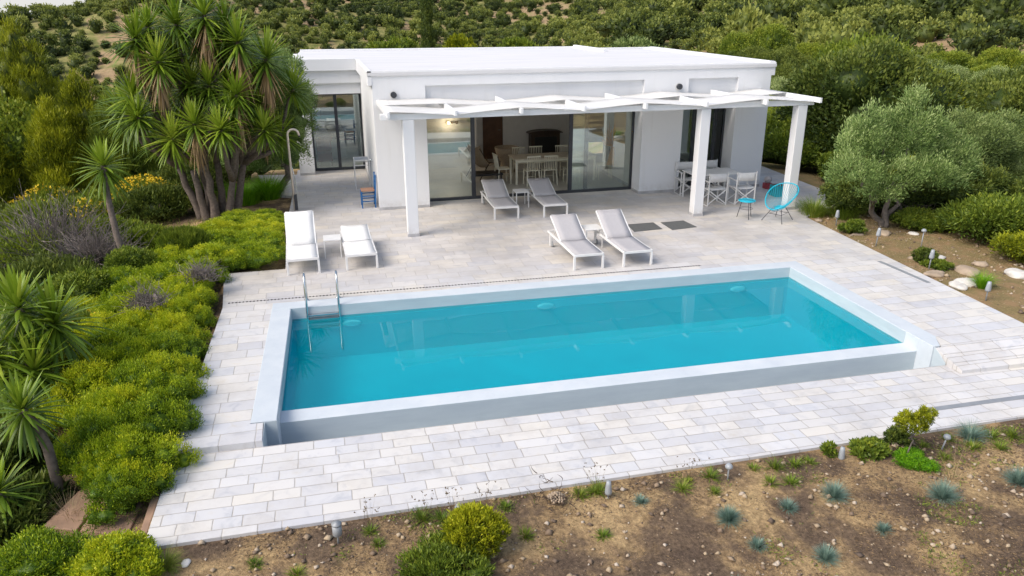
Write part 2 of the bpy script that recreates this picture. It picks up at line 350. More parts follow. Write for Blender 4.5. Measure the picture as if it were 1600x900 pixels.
M['leaf_yucca'] = leafmat('yucca_leaves', G_((.040,.085,.012), (.11,.19,.018), (.25,.36,.028), (.46,.53,.07)), rough=.35, trans=.25, nscale=.6, var=.3)
M['dead_yucca'] = leafmat('dead_yucca_leaves', G_((.16,.11,.065), (.30,.20,.10), (.47,.31,.14), (.56,.42,.24)), trans=.1)
M['fescue'] = leafmat('blue_fescue', G_((.08,.15,.115), (.15,.25,.20), (.26,.38,.31), (.38,.48,.40)), trans=.2, var=.15)
M['grass'] = leafmat('green_grass', G_((.06,.11,.012), (.13,.21,.022), (.24,.33,.03), (.42,.42,.10)), trans=.25)
M['drygrass'] = leafmat('dry_grass', G_((.15,.11,.06), (.26,.20,.11), (.38,.30,.16), (.50,.42,.26)), trans=.2)
M['leaf_dry'] = leafmat('dry_shrub_leaves', G_((.10,.085,.055), (.17,.15,.10), (.27,.24,.16), (.36,.32,.22)))
M['lime'] = leafmat('lime_groundcover', G_((.06,.17,.006), (.13,.33,.008), (.22,.46,.012), (.34,.56,.02)), trans=.3, var=.15)
M['yellowflower'] = plain('yellow_petals', (.72, .52, .015), .7, 0, var=.3, scale=9)

# ------------------------------------------------------------ ground shape
PROF_R = np.array([0, 25, 45, 62, 80, 100, 130, 170, 200, 240, 300, 350, 400, 480, 600, 800, 1200, 3000, 20000], float)
PROF = {  # azimuth (deg) -> heights at PROF_R
 -60: [-.4,-2,-6,-9,-13,-17,-20,-24,-26,-27,-27,-28,-30,-34,-45,-48,-48,-48,-48],
 -21: [-.4,-2.5,-8,-13,-17,-20,-24,-27,-27,-23,-10,-3.5,-7,-24,-46,-48,-48,-48,-48],
 -16: [-.4,-2.5,-8,-13,-17,-20,-24,-27,-27,-22,-8,2.4,1,-20,-46,-48,-48,-48,-48],
 -11: [-.4,-2.5,-7,-12,-16,-20,-24,-27,-26,-20,-5,8,14,16,0,-40,-48,-48,-48],
  -4: [-.4,-2,-6,-11,-16,-20,-24,-26,-25,-20,-10,0,9,20,34,40,20,-48,-48],
  12: [-.4,-2,-6,-10,-14,-17,-20,-22,-22,-20,-14,-7,0,11,30,50,60,-40,-48],
  24: [-.4,-1,-3,-4.5,-6,-6,-5,0,2,2,0,3,9,20,40,60,70,-40,-48],
  32: [-.4,-1,-4,-5.5,-5.5,-4.6,-2,2,5,9,15,20,26,36,52,70,80,-40,-48],
  40: [-.2,-1,-4,-5.5,-5.5,-4.6,-1.5,3,7,12,20,27,34,46,64,80,90,-40,-48],
  50: [-.2,-1,-4,-5.5,-5.5,-4.4,-1,5,9,15,24,32,40,54,72,90,100,-40,-48],
  90: [-.2,-1,-3,-5,-5,-4,-1,5,9,15,24,32,40,54,72,90,100,-40,-48],
 130: [-.6,-2,-4,-6,-8,-9,-10,-11,-12,-13,-15,-18,-20,-25,-30,-40,-48,-48,-48],
 300: [-.6,-2,-4,-6,-8,-9,-10,-12,-14,-16,-20,-24,-28,-34,-40,-48,-48,-48,-48]}
AZK = np.array(sorted(k for k in PROF)); PT = np.array([PROF[k] for k in AZK], float)
def ground(x, y):
    x = np.asarray(x, float); y = np.asarray(y, float)
    dx = x-CAM.x; dy = y-CAM.y; r = np.hypot(dx, dy); az = np.degrees(np.arctan2(dx, dy)); az = np.where(az < -60, az+360, az)
    i = np.clip(np.searchsorted(AZK, az, 'right')-1, 0, len(AZK)-2); w = sstep(0, 1, (az-AZK[i])/(AZK[i+1]-AZK[i]))
    j = np.clip(np.searchsorted(PROF_R, r, 'right')-1, 0, len(PROF_R)-2); v = np.clip((r-PROF_R[j])/(PROF_R[j+1]-PROF_R[j]), 0, 1)
    zf = (PT[i,j]*(1-v)+PT[i,j+1]*v)*(1-w) + (PT[i+1,j]*(1-v)+PT[i+1,j+1]*v)*w
    zf = zf + (fbm(x/38, y/38, 5, 4)-.5)*np.clip((r-40)/60, 0, 1)*6
    lv = np.clip(-.105 - .0114*(x+1.2), -.26, -.09)
    lv = np.where(x < -1.25, -.20, lv) + .16*sstep(4, 6.5, y)
    lv = np.where((x > 7) & (y > -2.2), -.232 + .19*sstep(-1.5, .5, y), lv)
    lv = np.where((x > -1.5) & (x < 12.2) & (y > -1.5), np.minimum(lv, -.07), lv)
    lv = lv - .17*np.clip(-1.7-x, 0, 8) - .05*np.clip(-2.55-y, 0, 6) - .10*np.clip(x-15.5, 0, 9) - .10*np.clip(y-17, 0, 9) - .004*np.clip(-x-8, 0, 10)**2
    out = np.maximum(np.maximum(-1.3-x, -2.7-y), x-12.5)
    lv = lv + (fbm(x/1.1, y/1.1, 11, 5)-.5)*.16*np.clip(out*1.5, 0, 1)
    b = sstep(24, 44, r)
    z = lv*(1-b)+zf*b
    ins = (x > -.9) & (x < 11.4) & (y > -2.2) & (y < 4.6)
    return np.where(ins, -2.6, z)
def gz(x, y): return float(ground(np.array([x]), np.array([y]))[0])
def settle(x, y, z0=-.3):
    # slide a surveyed spot (taken on the level z0) onto the real soil surface
    p = Vector((x, y, z0)); d = p-CAM; q = p
    for _ in range(6): q = CAM + d*((gz(q.x, q.y)-CAM.z)/d.z)
    return q.x, q.y
def barev(x, y): return .045*(sstep(-20, 25, x)-1) + .62*fbm(x/16, y/30, 21, 4)+.38*fbm(x/6, y/8, 23, 3)
rr = np.concatenate([[0], np.geomspace(2.5, 40, 190), np.geomspace(41, 700, 130), np.geomspace(720, 19000, 24)])
aa = np.concatenate([np.linspace(-32, 62, 420), np.linspace(64, 326, 110)])
RR, AA = np.meshgrid(rr, np.radians(aa), indexing='ij')
X = CAM.x+RR*np.sin(AA); Y = CAM.y+RR*np.cos(AA); Z = ground(X, Y)
nr, na = X.shape; I = np.arange(nr*na).reshape(nr, na); J = np.roll(I, -1, 1)
F = np.stack([I[:-1], J[:-1], J[1:], I[1:]], -1).reshape(-1, 4)[:, ::-1]
ter = npmesh('ground', np.stack([X, Y, Z], -1).reshape(-1, 3), F, M['terrain'], smooth=True)
tag(ter, kind='structure')
farv = sstep(20, 34, RR); bv = np.clip((barev(X, Y)-.52)*2.2+.5, 0, 1)
gv = sstep(11.3, 12.2, X)*sstep(-1.5, .5, Y) + sstep(1.0, 3.0, -1.5-X)
for nm, arr in (('far', farv), ('bare', bv), ('green', np.clip(gv, 0, 1))):
    a = ter.data.attributes.new(nm, 'FLOAT', 'POINT'); a.data.foreach_set('value', arr.ravel().astype(np.float32))
sea = MB().add([(-20000,-3000,-41),(20000,-3000,-41),(20000,25000,-41),(-20000,25000,-41)], [(0,1,2,3)]).build('sea', M['sea']); tag(sea, kind='structure')

# ------------------------------------------------------------ paving (pool frame turned by ROT)
ROT = R(-1.212); cR, sR = math.cos(ROT), math.sin(ROT)
def P(u, v, z=None):
    p = (u*cR-v*sR, u*sR+v*cR)
    return p if z is None else (p[0], p[1], z)
def pb(mb, u0, u1, v0, v1, z0, z1):
    return mb.prism([P(u0, v0), P(u1, v0), P(u1, v1), P(u0, v1)], z0, z1)
deck = MB()
def slab(poly, z1=0.0, z0=-.5): deck.prism(poly, z0, z1)
W, L = 9.743, 3.338
CO = .32   # coping width
le = lambda v: P(-1.17, v)                    # left deck edge
def re(y): return (12.45 - (6.5-y)*.085, y)   # right deck edge, house frame
slab([le(-.62), P(-CO, -.62), P(-CO, L+CO), le(L+CO)])
slab([le(L+CO), P(-CO, L+CO), P(W+CO, L+CO), re(P(W+CO, L+CO)[1]-.05), re(5.6), (-1.26, 5.6)])
slab([P(W+.125, -.62), re(P(12, -.62)[1]), re(P(W+CO, L+CO)[1]-.05), P(W+CO, L+CO), P(W+CO-.02, -.30)])
slab([(-.09, 5.6), re(5.6), (12.45, 6.5), (13.77, 7.25), (14.5, 7.9), (14.72, 8.9), (14.95, 12.8), (14.9, 19.2), (13.15, 19.2), (13.15, 16), (2.2, 16), (.0, 15.9), (-.13, 10.4)])
slab([(-.76, 12.6), (-.11, 12.2), (.0, 15.2), (-1.2, 15.4)], -.004)
SV = -1.04
slab([le(-.62), P(-.165, -.62), (-.165, -1.06), (-1.19, -1.045)])
# three shallow steps on the right
vs3 = [-.62, -.78, -.98, -1.16]
for k in range(3):
    za = [-.0, -.05, -.10][k]
    deck.prism([P(W+.035+.012*k, vs3[k+1]), (re(P(12, vs3[k+1])[1])), (re(P(12, vs3[k])[1])), P(W+.035+.012*k, vs3[k])], -.5, [za-.045, za-.045, za-.012, za-.012])
def fz(x): return -.075 - .125*min(max((x+1.2)/11.0, 0), 1.35)   # the front terrace falls gently to the right
fp = [(-1.21, -2.72), (13.5, -2.57), (13.5, P(13, -1.16)[1]), P(W+.035, -1.16), (W+.04, -1.06), (-.165, -1.06), (-1.19, -1.045)]
deck.prism(fp, -.6, [fz(p[0]) for p in fp])
deck = deck.build('terrace_paving', M['paving']); tag(deck, kind='structure')

# ------------------------------------------------------------ pool
pool = empty('swimming_pool', (0, 0, 0), 'long turquoise swimming pool with pale plaster rim and overflow edge in the marble terrace', 'swimming pool')
mb = MB()
pb(mb, -CO, 0, -.60, L, -.9, .006); pb(mb, W, W+CO, -.30, L, -.9, .006); pb(mb, -CO, W+CO, L, L+CO, -.9, .006)
mb.prism([P(W, -.60), P(W+.125, -.60), P(W+CO-.02, -.30), P(W, -.30)], -.9, .006)
mb.build('coping', M['coping'], pool, bevel=.006)
mb = MB()   # inner faces above the waterline, 3 mm proud
pb(mb, 0, .006, .0, L-.006, -.24, -.004); pb(mb, 0, W, L-.006, L, -.24, -.004); pb(mb, W-.006, W, .0, L-.006, -.24, -.004)
mb.build('waterline_band', M['poolwall'], pool)
mb = MB()   # front overflow lip: top falls slightly outwards
mb.prism([P(.0, -.29), P(W, -.29), P(W, 0), P(.0, 0)], -1.2, [-.214, -.214, -.196, -.196])
mb.build('overflow_lip', M['coping'], pool, bevel=.004)
mb = MB(); pb(mb, 0, W, -.295, -.29, -1.0, -.216); pb(mb, -.160, 0, -.606, -.60, -1.0, -.004); mb.box(-.165, -.158, -1.058, -.60, -1.0, -.01)
mb.prism([P(W+.03, -.86), P(W+.035, -.86), P(W+.035, -.60), P(W+.03, -.60)], -1.0, [-.16, -.16, -.004, -.004])
mb.box(-.19, W+.1, -1.07, -.2, -1.05, -.72)
mb.build('overflow_channel', M['poolwall'], pool)
mb = MB(); D = -1.0
pb(mb, 0, W, 0, L, D-.05, D); pb(mb, 0, .03, 0, L, D, -.245); pb(mb, W-.03, W, 0, L, D, -.245); pb(mb, .03, W-.03, 0, .03, D, -.215); pb(mb, .03, W-.03, L-.03, L, D, -.245)
mb.build('basin', M['basin'], pool)
for u in (1.02, 4.62, 8.6):
    l = MB(); c = P(u, L-.035, -.36)
    cc = Vector(c)
    l.tube([cc+Vector((0, .03, 0)), cc, cc+Vector((0, -.03, 0)), cc+Vector((0, -.045, 0))], [.17, .17, .16, .10], 24)
    l.v = [(v[0], v[1], cc.z+(v[2]-cc.z)*.36) for v in l.v]; l.build('underwater_lamp', plain('pool_lamp_face', (.50,.80,.85), .3) if u < 2 else bpy.data.materials['pool_lamp_face'], pool, smooth=True)
w = MB().add([P(.006, .0, -.205), P(W-.006, .0, -.205), P(W-.006, L-.006, -.205), P(.006, L-.006, -.205)], [(0,1,2,3)]).build('water', M['water']); tag(w, kind='structure')

# ladder
lad = empty('pool_ladder', P(.27, L+.16, .0), 'stainless steel pool ladder with two bent handrails at the back left pool corner', 'ladder')
for k, du in enumerate((0, .55)):
    p = [(du, .17, 0), (du, .16, .30), (du, .13, .46), (du, .06, .555), (du, -.02, .565), (du, -.10, .50), (du, -.15, .38), (du, -.185, .1), (du, -.20, -.3), (du, -.21, -.85)]
    MB().tube(p, .021, 10).build('handrail', M['steel'], lad, smooth=True)
    MB().lathe([(.045, .006), (.045, .02), (.022, .05)], (du, .17, 0)).build('flange', M['steel'], lad)
for k in range(4):
    z = -.13-.085*k
    s_ = MB(); s_.box(.02, .53, -.27-.0*k, -.19, z-.012, z+.012); s_.build('step', M['steel'], lad, bevel=.004)

# drains and grates
mb = MB()
for i in range(150):
    u = -1.1 + i*9.15/150; v = L+CO+.20 + (u)*.0
    c = P(u, v); mb.prism([(c[0], c[1]-.022), (c[0]+.026, c[1]-.022), (c[0]+.026, c[1]+.022), (c[0], c[1]+.022)], .0, .004)
a = P(-1.1, L+CO+.20); b = P(8.05, L+CO+.20); mb.prism([(a[0], a[1]-.003), (b[0], b[1]-.003), (b[0], b[1]+.003), (a[0], a[1]+.003)], 0, .0035); o = mb.build('slot_drain', M['slot']); tag(o, 'thin dotted drain line in the paving along the back of the pool', 'drain')
mb = MB(); mb.prism([(11.75, 3.0), (11.84, 3.0), (11.86, 1.65), (11.77, 1.65)], .0, .006); o = mb.build('channel_grate', M['lampgrey']); tag(o, 'narrow grey metal grate set in the paving right of the pool', 'grate')
mb = MB(); mb.prism([(8.45, -2.21), (13.5, -2.21), (13.5, -2.12), (8.45, -2.12)], -.35, [fz(8.45)+.004, fz(13.5)+.004, fz(13.5)+.004, fz(8.45)+.004]); o = mb.build('channel_drain', M['lampgrey']); tag(o, 'long grey channel drain across the front right terrace', 'drain')
for (lab, poly) in (('left one of two dark rectangular mats let into the patio behind the grey loungers', [(7.77, 6.33), (8.51, 6.38), (8.54, 6.98), (7.85, 6.97)]),
                    ('right one of two dark rectangular mats, nearest the middle pergola column', [(8.70, 6.24), (9.38, 6.33), (9.33, 6.95), (8.71, 6.93)])):
    m_ = MB().prism(poly, 0, .008).build('floor_mat', M['dark_mat']); tag(m_, lab, 'mat')
for nm, poly, lab in (('stone_slab', [(-1.95,-2.1),(-1.45,-2.35),(-1.38,-1.3),(-1.75,-1.15)], 'large brown sandstone slab against the front left corner of the terrace'),
                ('stone_slab', [(-2.35,-1.95),(-1.98,-2.1),(-1.8,-1.2),(-2.15,-1.35)], 'smaller tan sandstone slab partly under the green hedge')):
    o = MB().prism(poly, -.5, -.175).build(nm, M['sandstone'], bevel=.01); tag(o, lab, 'stone slab')
o = MB().prism([(-1.30,-2.68),(-1.23,-2.70),(-1.20,-1.05),(-1.30,-1.05)], -.5, -.10).build('kerb_stone', M['sandstone'], bevel=.01); tag(o, kind='structure')

# ------------------------------------------------------------ villa
YF, YG = 9.92, 10.5
villa = empty('villa', (7.7, YF, 0), 'low white modern villa with flat roof and wide glass sliding doors', 'house')
def lp(o): o.matrix_parent_inverse = Matrix.Translation(villa.location).inverted(); return o
wl = MB()
wl.box(2.17, 3.48, YF, 15.60, 0, 3.15); wl.box(2.17, 3.48, YF, 19.8, 3.15, 3.38)
wl.box(3.48, 9.40, 10.03, 10.62, 2.42, 3.12)         # recessed band above the big door
wl.box(3.48, 12.20, YF, 10.62, 3.12, 3.38)
wl.box(9.40, 10.60, YF, 10.62, 0, 3.12)
wl.box(10.60, 12.20, 10.03, 10.62, 2.42, 3.12); wl.box(10.60, 10.70, YF, 10.03, 2.42, 3.12)
wl.box(12.20, 13.20, YF, 10.62, 0, 3.38); wl.box(13.0, 13.20, 10.62, 18.8, 0, 3.38)
wl.box(2.2, 13.0, 18.6, 18.8, 0, 3.38)
lp(wl.build('wall', M['plaster'], villa))
wi = MB()   # inner walls
wi.box(3.48, 3.53, 10.62, 15.0, .012, 2.75); wi.box(3.48, 10.0, 16.2, 16.3, .012, 2.75); wi.box(9.45, 9.60, 10.62, 13.0, .012, 2.75); wi.box(10.9, 11.0, 12.6, 16.2, .012, 2.75)
wi.box(3.53, 5.75, 14.9, 15.0, .012, 2.75); wi.box(5.7, 5.8, 15.0, 16.2, .012, 2.75)
wi.box(9.95, 13.0, 13.6, 13.7, .012, 2.75)
wi.box(3.48, 13.0, 10.62, 18.6, 2.75, 2.8)
wi.box(.56, 2.17, 19.4, 19.5, 0.012, 2.75); wi.box(.45, .56, 15.8, 19.4, 0.012, 2.75); wi.box(2.17, 2.25, 15.8, 19.4, .012, 2.75); wi.box(.45, 2.2, 15.8, 19.4, 2.70, 2.75)
lp(wi.build('interior_wall', M['intwall'], villa))
fl = MB(); fl.box(3.48, 13.0, 10.4, 16.2, -.05, .012); fl.box(.5, 2.2, 15.62, 19.4, -.05, .012)
lp(fl.build('interior_floor', M['intfloor'], villa))
sk = MB(); sk.box(2.15, 3.48, YF-.012, YF, 0, .07); sk.box(9.38, 10.6, YF-.012, YF, 0, .07); sk.box(12.19, 13.2, YF-.012, YF, 0, .07); sk.box(9.388, 9.4, YF, YG-.05, 0, .07); sk.box(12.188, 12.2, YF, YG-.05, 0, .07); sk.box(9.438, 9.449, 10.65, 13.0, .012, .10); sk.box(.1, .56, 14.988, 15.0, 0, .07); sk.box(2.158, 2.17, YF, 15.6, 0, .07)
lp(sk.build('skirting', M['skirting'], villa))
rf = MB()
# roof deck + fascia / parapet
roofpoly = [(2.07, 9.88), (13.31, 9.88), (13.67, 18.95), (11.0, 18.95), (11.0, 20.4), (.35, 21.1), (.12, 14.95), (2.07, 14.95)]
rf.prism(roofpoly, 3.381, 3.46)
lp(rf.build('roof', M['roof'], villa))
fs = MB()
fs.box(2.06, 13.31, 9.90, 9.917, 3.36, 3.5); fs.box(2.06, 2.169, 9.90, 14.9, 3.15, 3.5); fs.box(13.201, 13.31, 9.917, 18.8, 3.15, 3.5)
fs.prism([(13.13, 9.93), (13.30, 9.93), (13.66, 18.95), (13.45, 18.95)], 3.46, 3.53)
fs.prism([(11.0, 18.80), (13.45, 18.80), (13.45, 18.95), (11.0, 18.95)], 3.46, 3.52)
fs.prism([(10.85, 17.0), (11.0, 17.0), (11.0, 20.4), (10.85, 20.4)], 3.46, 3.57)
fs.prism([(.35, 20.95), (10.85, 20.25), (10.85, 20.4), (.35, 21.1)], 3.46, 3.52)
lp(fs.build('parapet', M['plaster'], villa, bevel=.008))
lw_ = MB()   # left wing: stepped lintel bands over its glass door
lw_.box(.10, 2.06, 14.90, 15.2, 3.17, 3.52); lw_.box(.10, 2.168, 15.02, 15.4, 2.79, 3.169); lw_.box(.10, 2.168, 15.12, 15.6, 2.46, 2.789)
lw_.box(.10, .56, 15.0, 15.60, 0, 2.459); lw_.box(.10, .45, 15.6, 20.9, 0, 3.38); lw_.box(.45, 2.2, 19.6, 20.9, 0, 3.38); lw_.box(.45, 2.168, 15.2, 15.7, 3.17, 3.38)
lp(lw_.build('side_wing_wall', M['plaster'], villa, bevel=.01))

def door(x0, x1, y, z1, label, panes, t=.05, thick=.08):
    d = MB(); d.box(x0, x1, y-.04, y+.04, .012, .09); d.box(x0, x1, y-.04, y+.04, z1-.07, z1)
    d.box(x0, x0+thick*.7, y-.04, y+.04, .09, z1-.07); d.box(x1-thick*.7, x1, y-.04, y+.04, .09, z1-.07)
    done = set()
    for (a, b, dy) in panes:
        for q in (a, b):
            if x0+.1 < q < x1-.1 and q not in done: done.add(q); d.box(q-t, q+t, y-.035+dy, y+.02+dy, .09, z1-.07)
    o = lp(d.build('sliding_door', M['grey_metal'], villa, bevel=.004)); o['label'] = label
    for (a, b, dy) in panes:
        g = MB(); g.box(a+.01, b-.01, y+dy-.002, y+dy+.004, .09, z1-.07)
        g = g.build('glass_pane', M['glass'], o)
door(3.50, 9.40, YG, 2.42, 'wide anthracite framed glass sliding door standing half open', [(3.54, 4.78, 0), (7.54, 9.38, 0), (7.54, 8.02, .05)], t=.055)
door(10.60, 12.20, YG, 2.42, 'narrow glass sliding door behind the middle column', [(10.62, 11.24, 0), (11.24, 11.92, .03)])
door(.56, 2.16, 15.60, 2.46, 'two panel glass sliding door of the side wing', [(.60, 1.36, 0), (1.36, 2.12, 0)], t=.05)
for (x, lab) in ((2.68, 'left'), (10.40, 'right')):
    l = MB(); l.tube([(x, YF-.10, 2.92), (x, YF, 2.92)], .075, 20); o = lp(l.build('wall_light', M['grey_metal'], villa, smooth=True))
    l = MB(); l.tube([(x, YF-.02, 2.92), (x, YF-.004, 2.92)], .10, 24); k = l.build('rim', M['white_metal'], o, smooth=True)
l = MB(); l.tube([(2.17, 11.9, .95), (2.11, 11.9, .95)], .05, 12); lp(l.build('outdoor_tap', M['steel'], villa, smooth=True))
# inner door leaf of the living room, part of the house
o = lp(MB().box(6.25, 6.95, 16.15, 16.19, .012, 2.1).build('inner_door', M['brownwood'], villa, bevel=.004))
MB().tube([(6.86, 16.13, 1.0), (6.76, 16.13, 1.0)], .012, 8).build('handle', M['steel'], o)

# ------------------------------------------------------------ pergola
pg = empty('pergola', (7.5, 7.4, 0), 'white pergola of three square columns with woven white shade sails in front of the villa', 'pergola')
def pp(o): o.matrix_parent_inverse = Matrix.Translation(pg.location).inverted(); return o
for x in (2.72, 9.87, 12.50):
    c = MB(); c.box(x-.125, x+.125, 7.25, 7.50, 0, 2.645); k = pp(c.build('column', M['plaster'], pg, bevel=.01))
    b = MB(); b.box(x-.137, x+.137, 7.238, 7.512, 0, .07); b.build('plinth', M['skirting'], k)
pp(MB().box(2.12, 12.80, 7.26, 7.40, 2.65, 2.78).build('front_beam', M['plaster'], pg, bevel=.006))
RX = [2.28, 3.74, 5.23, 6.71, 8.21, 9.75, 11.33, 12.80]
RX2 = [2.28, 3.78, 5.3, 6.8, 8.3, 9.85, 11.4, 12.9]
for i, x in enumerate(RX):
    pp(MB().beam((x, 7.0, 2.785), (RX2[i], YF, 2.745), .06, .12).build('rafter', M['plaster'], pg, bevel=.005))
def sail(y0, y1, phase, n=8):
    vs = []; fsx = []
    cols = []
    for i in range(7):
        for k in range(n): cols.append(i+k/n)
    cols.append(7)
    rows = [0, .25, .5, .75, 1]
    for ci in cols:
        i = min(int(ci), 6); f = ci-i
        def h(j):
            over = ((j+phase) % 2 == 0)
            if j == 0: over = True
            return .852+2.0 if over else .738+2.0
        z = h(i)*(1-f)+h(i+1)*f
        for rv in rows:
            y = y0+(y1-y0)*rv; xx = (RX[i]*(1-f)+RX[i+1]*f)
            xx += .1*(y-7)/2.9*ci/7
            pin = .04*math.sin(math.pi*f)*(1-2*rv)
            vs.append((xx, y+pin, z-.04*(y-7)/2.9-.012*math.sin(math.pi*f)*math.sin(math.pi*rv)))
    m = len(rows)
    for a in range(len(cols)-1):
        for b in range(m-1): fsx.append((a*m+b, (a+1)*m+b, (a+1)*m+b+1, a*m+b+1))
    o = MB().add(vs, fsx).build('shade_sail', M['sail'], pg, smooth=True)
    s = o.modifiers.new('thick', 'SOLIDIFY'); s.thickness = .004; pp(o)
sail(7.15, 8.62, 0); sail(8.52, 9.88, 1)

# ------------------------------------------------------------ sun loungers
def make_lounger(loc, rz, back_h, mesh, label, group, rollers=True):
    t = empty('sun_lounger', loc, label, 'sun lounger', group, rz)
    W_, H, Ln, HG = .60, .31, 1.86, .98
    f = MB()
    for s in (-1, 1): f.box(s*(W_/2)-.016, s*(W_/2)+.016, .0, Ln, H-.03, H+.015)
    f.box(-W_/2, W_/2, -.004, .028, H-.035, H+.013); f.box(-W_/2, W_/2, Ln-.03, Ln+.004, H-.03, H+.013); f.box(-W_/2, W_/2, HG+.02, HG+.05, H-.03, H)
    f.build('frame', M['white_metal'], t, bevel=.004)
    for s in (-1, 1):
        MB().box(s*(W_/2)-.022, s*(W_/2)+.022, -.005, .037, 0, H-.036).build('leg', M['white_metal'], t, bevel=.004)
        MB().box(s*(W_/2)-.022, s*(W_/2)+.022, Ln-.22, Ln-.178, 0.03 if rollers else 0, H-.031).build('leg', M['white_metal'], t, bevel=.004)
        if rollers: MB().tube([(s*(W_/2)-.05*s, Ln-.2, .06), (s*(W_/2)-.028*s, Ln-.2, .06)], .06, 16).build('wheel', M['lampgrey'], t, smooth=True)
    def sheet(pts, x):
        n = len(pts); vs = []
        for (y, z) in pts:
            for k in range(5):
                u = -x + 2*x*k/4; vs.append((u, y, z - .012*(1-(u/x)**2)))
        return vs, [(i*5+k, i*5+k+1, i*5+k+6, i*5+k+5) for i in range(n-1) for k in range(4)]
    m = MB(); m.add(*sheet([(.03+(HG-.03)*i/6, H+.016-.006*math.sin(math.pi*i/6)) for i in range(7)], W_/2-.018))
    o = m.build('seat', mesh, t, smooth=True); s_ = o.modifiers.new('t', 'SOLIDIFY'); s_.thickness = .008; s_.offset = 1
    bl = .84; dz = back_h-H; dy = math.sqrt(max(.01, bl*bl-dz*dz))
    b = MB()
    for s in (-1, 1): b.beam((s*(W_/2-.012), HG, H+.01), (s*(W_/2-.012), HG+dy, back_h), .026, .026)
    b.beam((-W_/2+.012, HG+dy, back_h), (W_/2-.012, HG+dy, back_h), .026, .026)
    if dz > .08:
        for s in (-1, 1): b.beam((s*(W_/2-.06), HG+dy*.55, H+dz*.55), (s*(W_/2-.06), min(HG+dy*.85, Ln-.04), H-.01), .016, .016)
    b.build('back_frame', M['white_metal'], t, bevel=.003)
    m = MB(); m.add(*sheet([(HG+dy*i/5+.005, H+.022+dz*i/5-.01*math.sin(math.pi*i/5)) for i in range(6)], W_/2-.024))
    o = m.build('backrest', mesh, t, smooth=True); s_ = o.modifiers.new('t', 'SOLIDIFY'); s_.thickness = .008; s_.offset = 1
    return t
gm, wm = M['grey_mesh'], M['white_mesh']
make_lounger((.285, 5.17, 0), R(1.5), .86, wm, 'white sun lounger with raised back at the hedge, leftmost of all the loungers', 'sun loungers around the pool')
make_lounger((1.425, 5.18, 0), R(1.5), .42, wm, 'white sun lounger with nearly flat back, right of the leftmost lounger', 'sun loungers around the pool')
make_lounger((5.83, 4.03, 0), R(0), .68, gm, 'grey fabric sun lounger near the pool edge, left one of the front pair', 'sun loungers around the pool')
make_lounger((6.86, 3.98, 0), R(0.5), .74, gm, 'grey fabric sun lounger beside the dark mats, right one of the front pair', 'sun loungers around the pool')
make_lounger((5.15, 8.20, 0), R(-1), .62, gm, 'grey fabric sun lounger by the glass door, left one of the back pair', 'sun loungers around the pool')
make_lounger((6.40, 8.12, 0), R(-1), .60, gm, 'grey fabric sun lounger by the glass door, right one of the back pair', 'sun loungers around the pool')

def side_table(loc, w, d, h, label, group='white side tables between the loungers'):
    t = empty('side_table', loc, label, 'side table', group)
    MB().box(-w/2, w/2, -d/2, d/2, h-.022, h).build('table_top', M['white_metal'], t, bevel=.004)
    for sx in (-1, 1):
        for sy in (-1, 1): MB().box(sx*(w/2-.016)-.011, sx*(w/2-.016)+.011, sy*(d/2-.016)-.011, sy*(d/2-.016)+.011, 0, h-.022).build('leg', M['white_metal'], t, bevel=.002)
    return t
side_table((.88, 6.28, 0), .36, .42, .40, 'small white side table between the two white loungers')
side_table((6.42, 5.55, 0), .40, .42, .43, 'small white side table between the front pair of grey loungers')
side_table((5.83, 9.42, 0), .36, .42, .42, 'small white side table between the back pair of grey loungers')

# ------------------------------------------------------------ outdoor dining set
t = empty('patio_table', (11.12, 8.95, 0), 'white rectangular patio table behind the middle column', 'table')
MB().box(-.72, .66, -.40, .40, .715, .74).build('table_top', M['white_metal'], t, bevel=.005)
for sx in (-.66, .60):
    for sy in (-1, 1): MB().box(sx-.02, sx+.02, sy*.36-.02, sy*.36+.02, 0, .715).build('leg', M['white_metal'], t, bevel=.003)
def director_chair(loc, rz, label):
    t = empty('director_chair', loc, label, 'chair', 'white folding chairs round the patio table', rz)
    wd, dp = .27, .22
    for s in (-1, 1):
        f = MB(); x = s*wd
        f.beam((x, -dp, 0), (x, dp, 0), .028, .022); f.beam((x, -dp, .0), (x, -dp, .87), .026, .026); f.beam((x, dp, 0), (x, dp, .63), .026, .026)
        f.beam((x, -dp-.01, .64), (x, dp+.03, .64), .045, .022); f.beam((x, -dp, .43), (x, dp, .43), .022, .022)
        f.build('side_frame', M['white_metal'], t, bevel=.003)
    for y in (-dp, dp):
        f = MB(); f.beam((-wd, y+.012, .03), (wd, y+.012, .42), .024, .016, (0,1,0)); f.beam((-wd, y-.012, .42), (wd, y-.012, .03), .024, .016, (0,1,0))
        f.build('cross_brace', M['white_metal'], t)
    m = MB(); vs = []
    for i in range(7):
        x = -wd+2*wd*i/6
        for y in (-dp+.01, dp-.01): vs.append((x, y, .44-.025*(1-(x/wd)**2)))
    m.add(vs, [(i*2, i*2+2, i*2+3, i*2+1) for i in range(6)]); o = m.build('seat', M['canvas'], t, smooth=True); o.modifiers.new('t', 'SOLIDIFY').thickness = .008
    m = MB(); vs = []
    for i in range(7):
        x = -wd+2*wd*i/6
        for z in (.63, .85): vs.append((x, -dp-.03*(1-(x/wd)**2), z))
    m.add(vs, [(i*2, i*2+2, i*2+3, i*2+1) for i in range(6)]); o = m.build('backrest', M['canvas'], t, smooth=True); o.modifiers.new('t', 'SOLIDIFY').thickness = .01
    return t
director_chair((10.86, 8.36, 0), R(2), 'white folding canvas chair pushed in at the near side, right beside the column')
director_chair((11.66, 8.30, 0), R(-3), 'white folding canvas chair at the near right table corner, by the turquoise stool')
director_chair((10.72, 9.62, 0), R(176), 'white folding canvas chair half hidden by the column at the patio table')
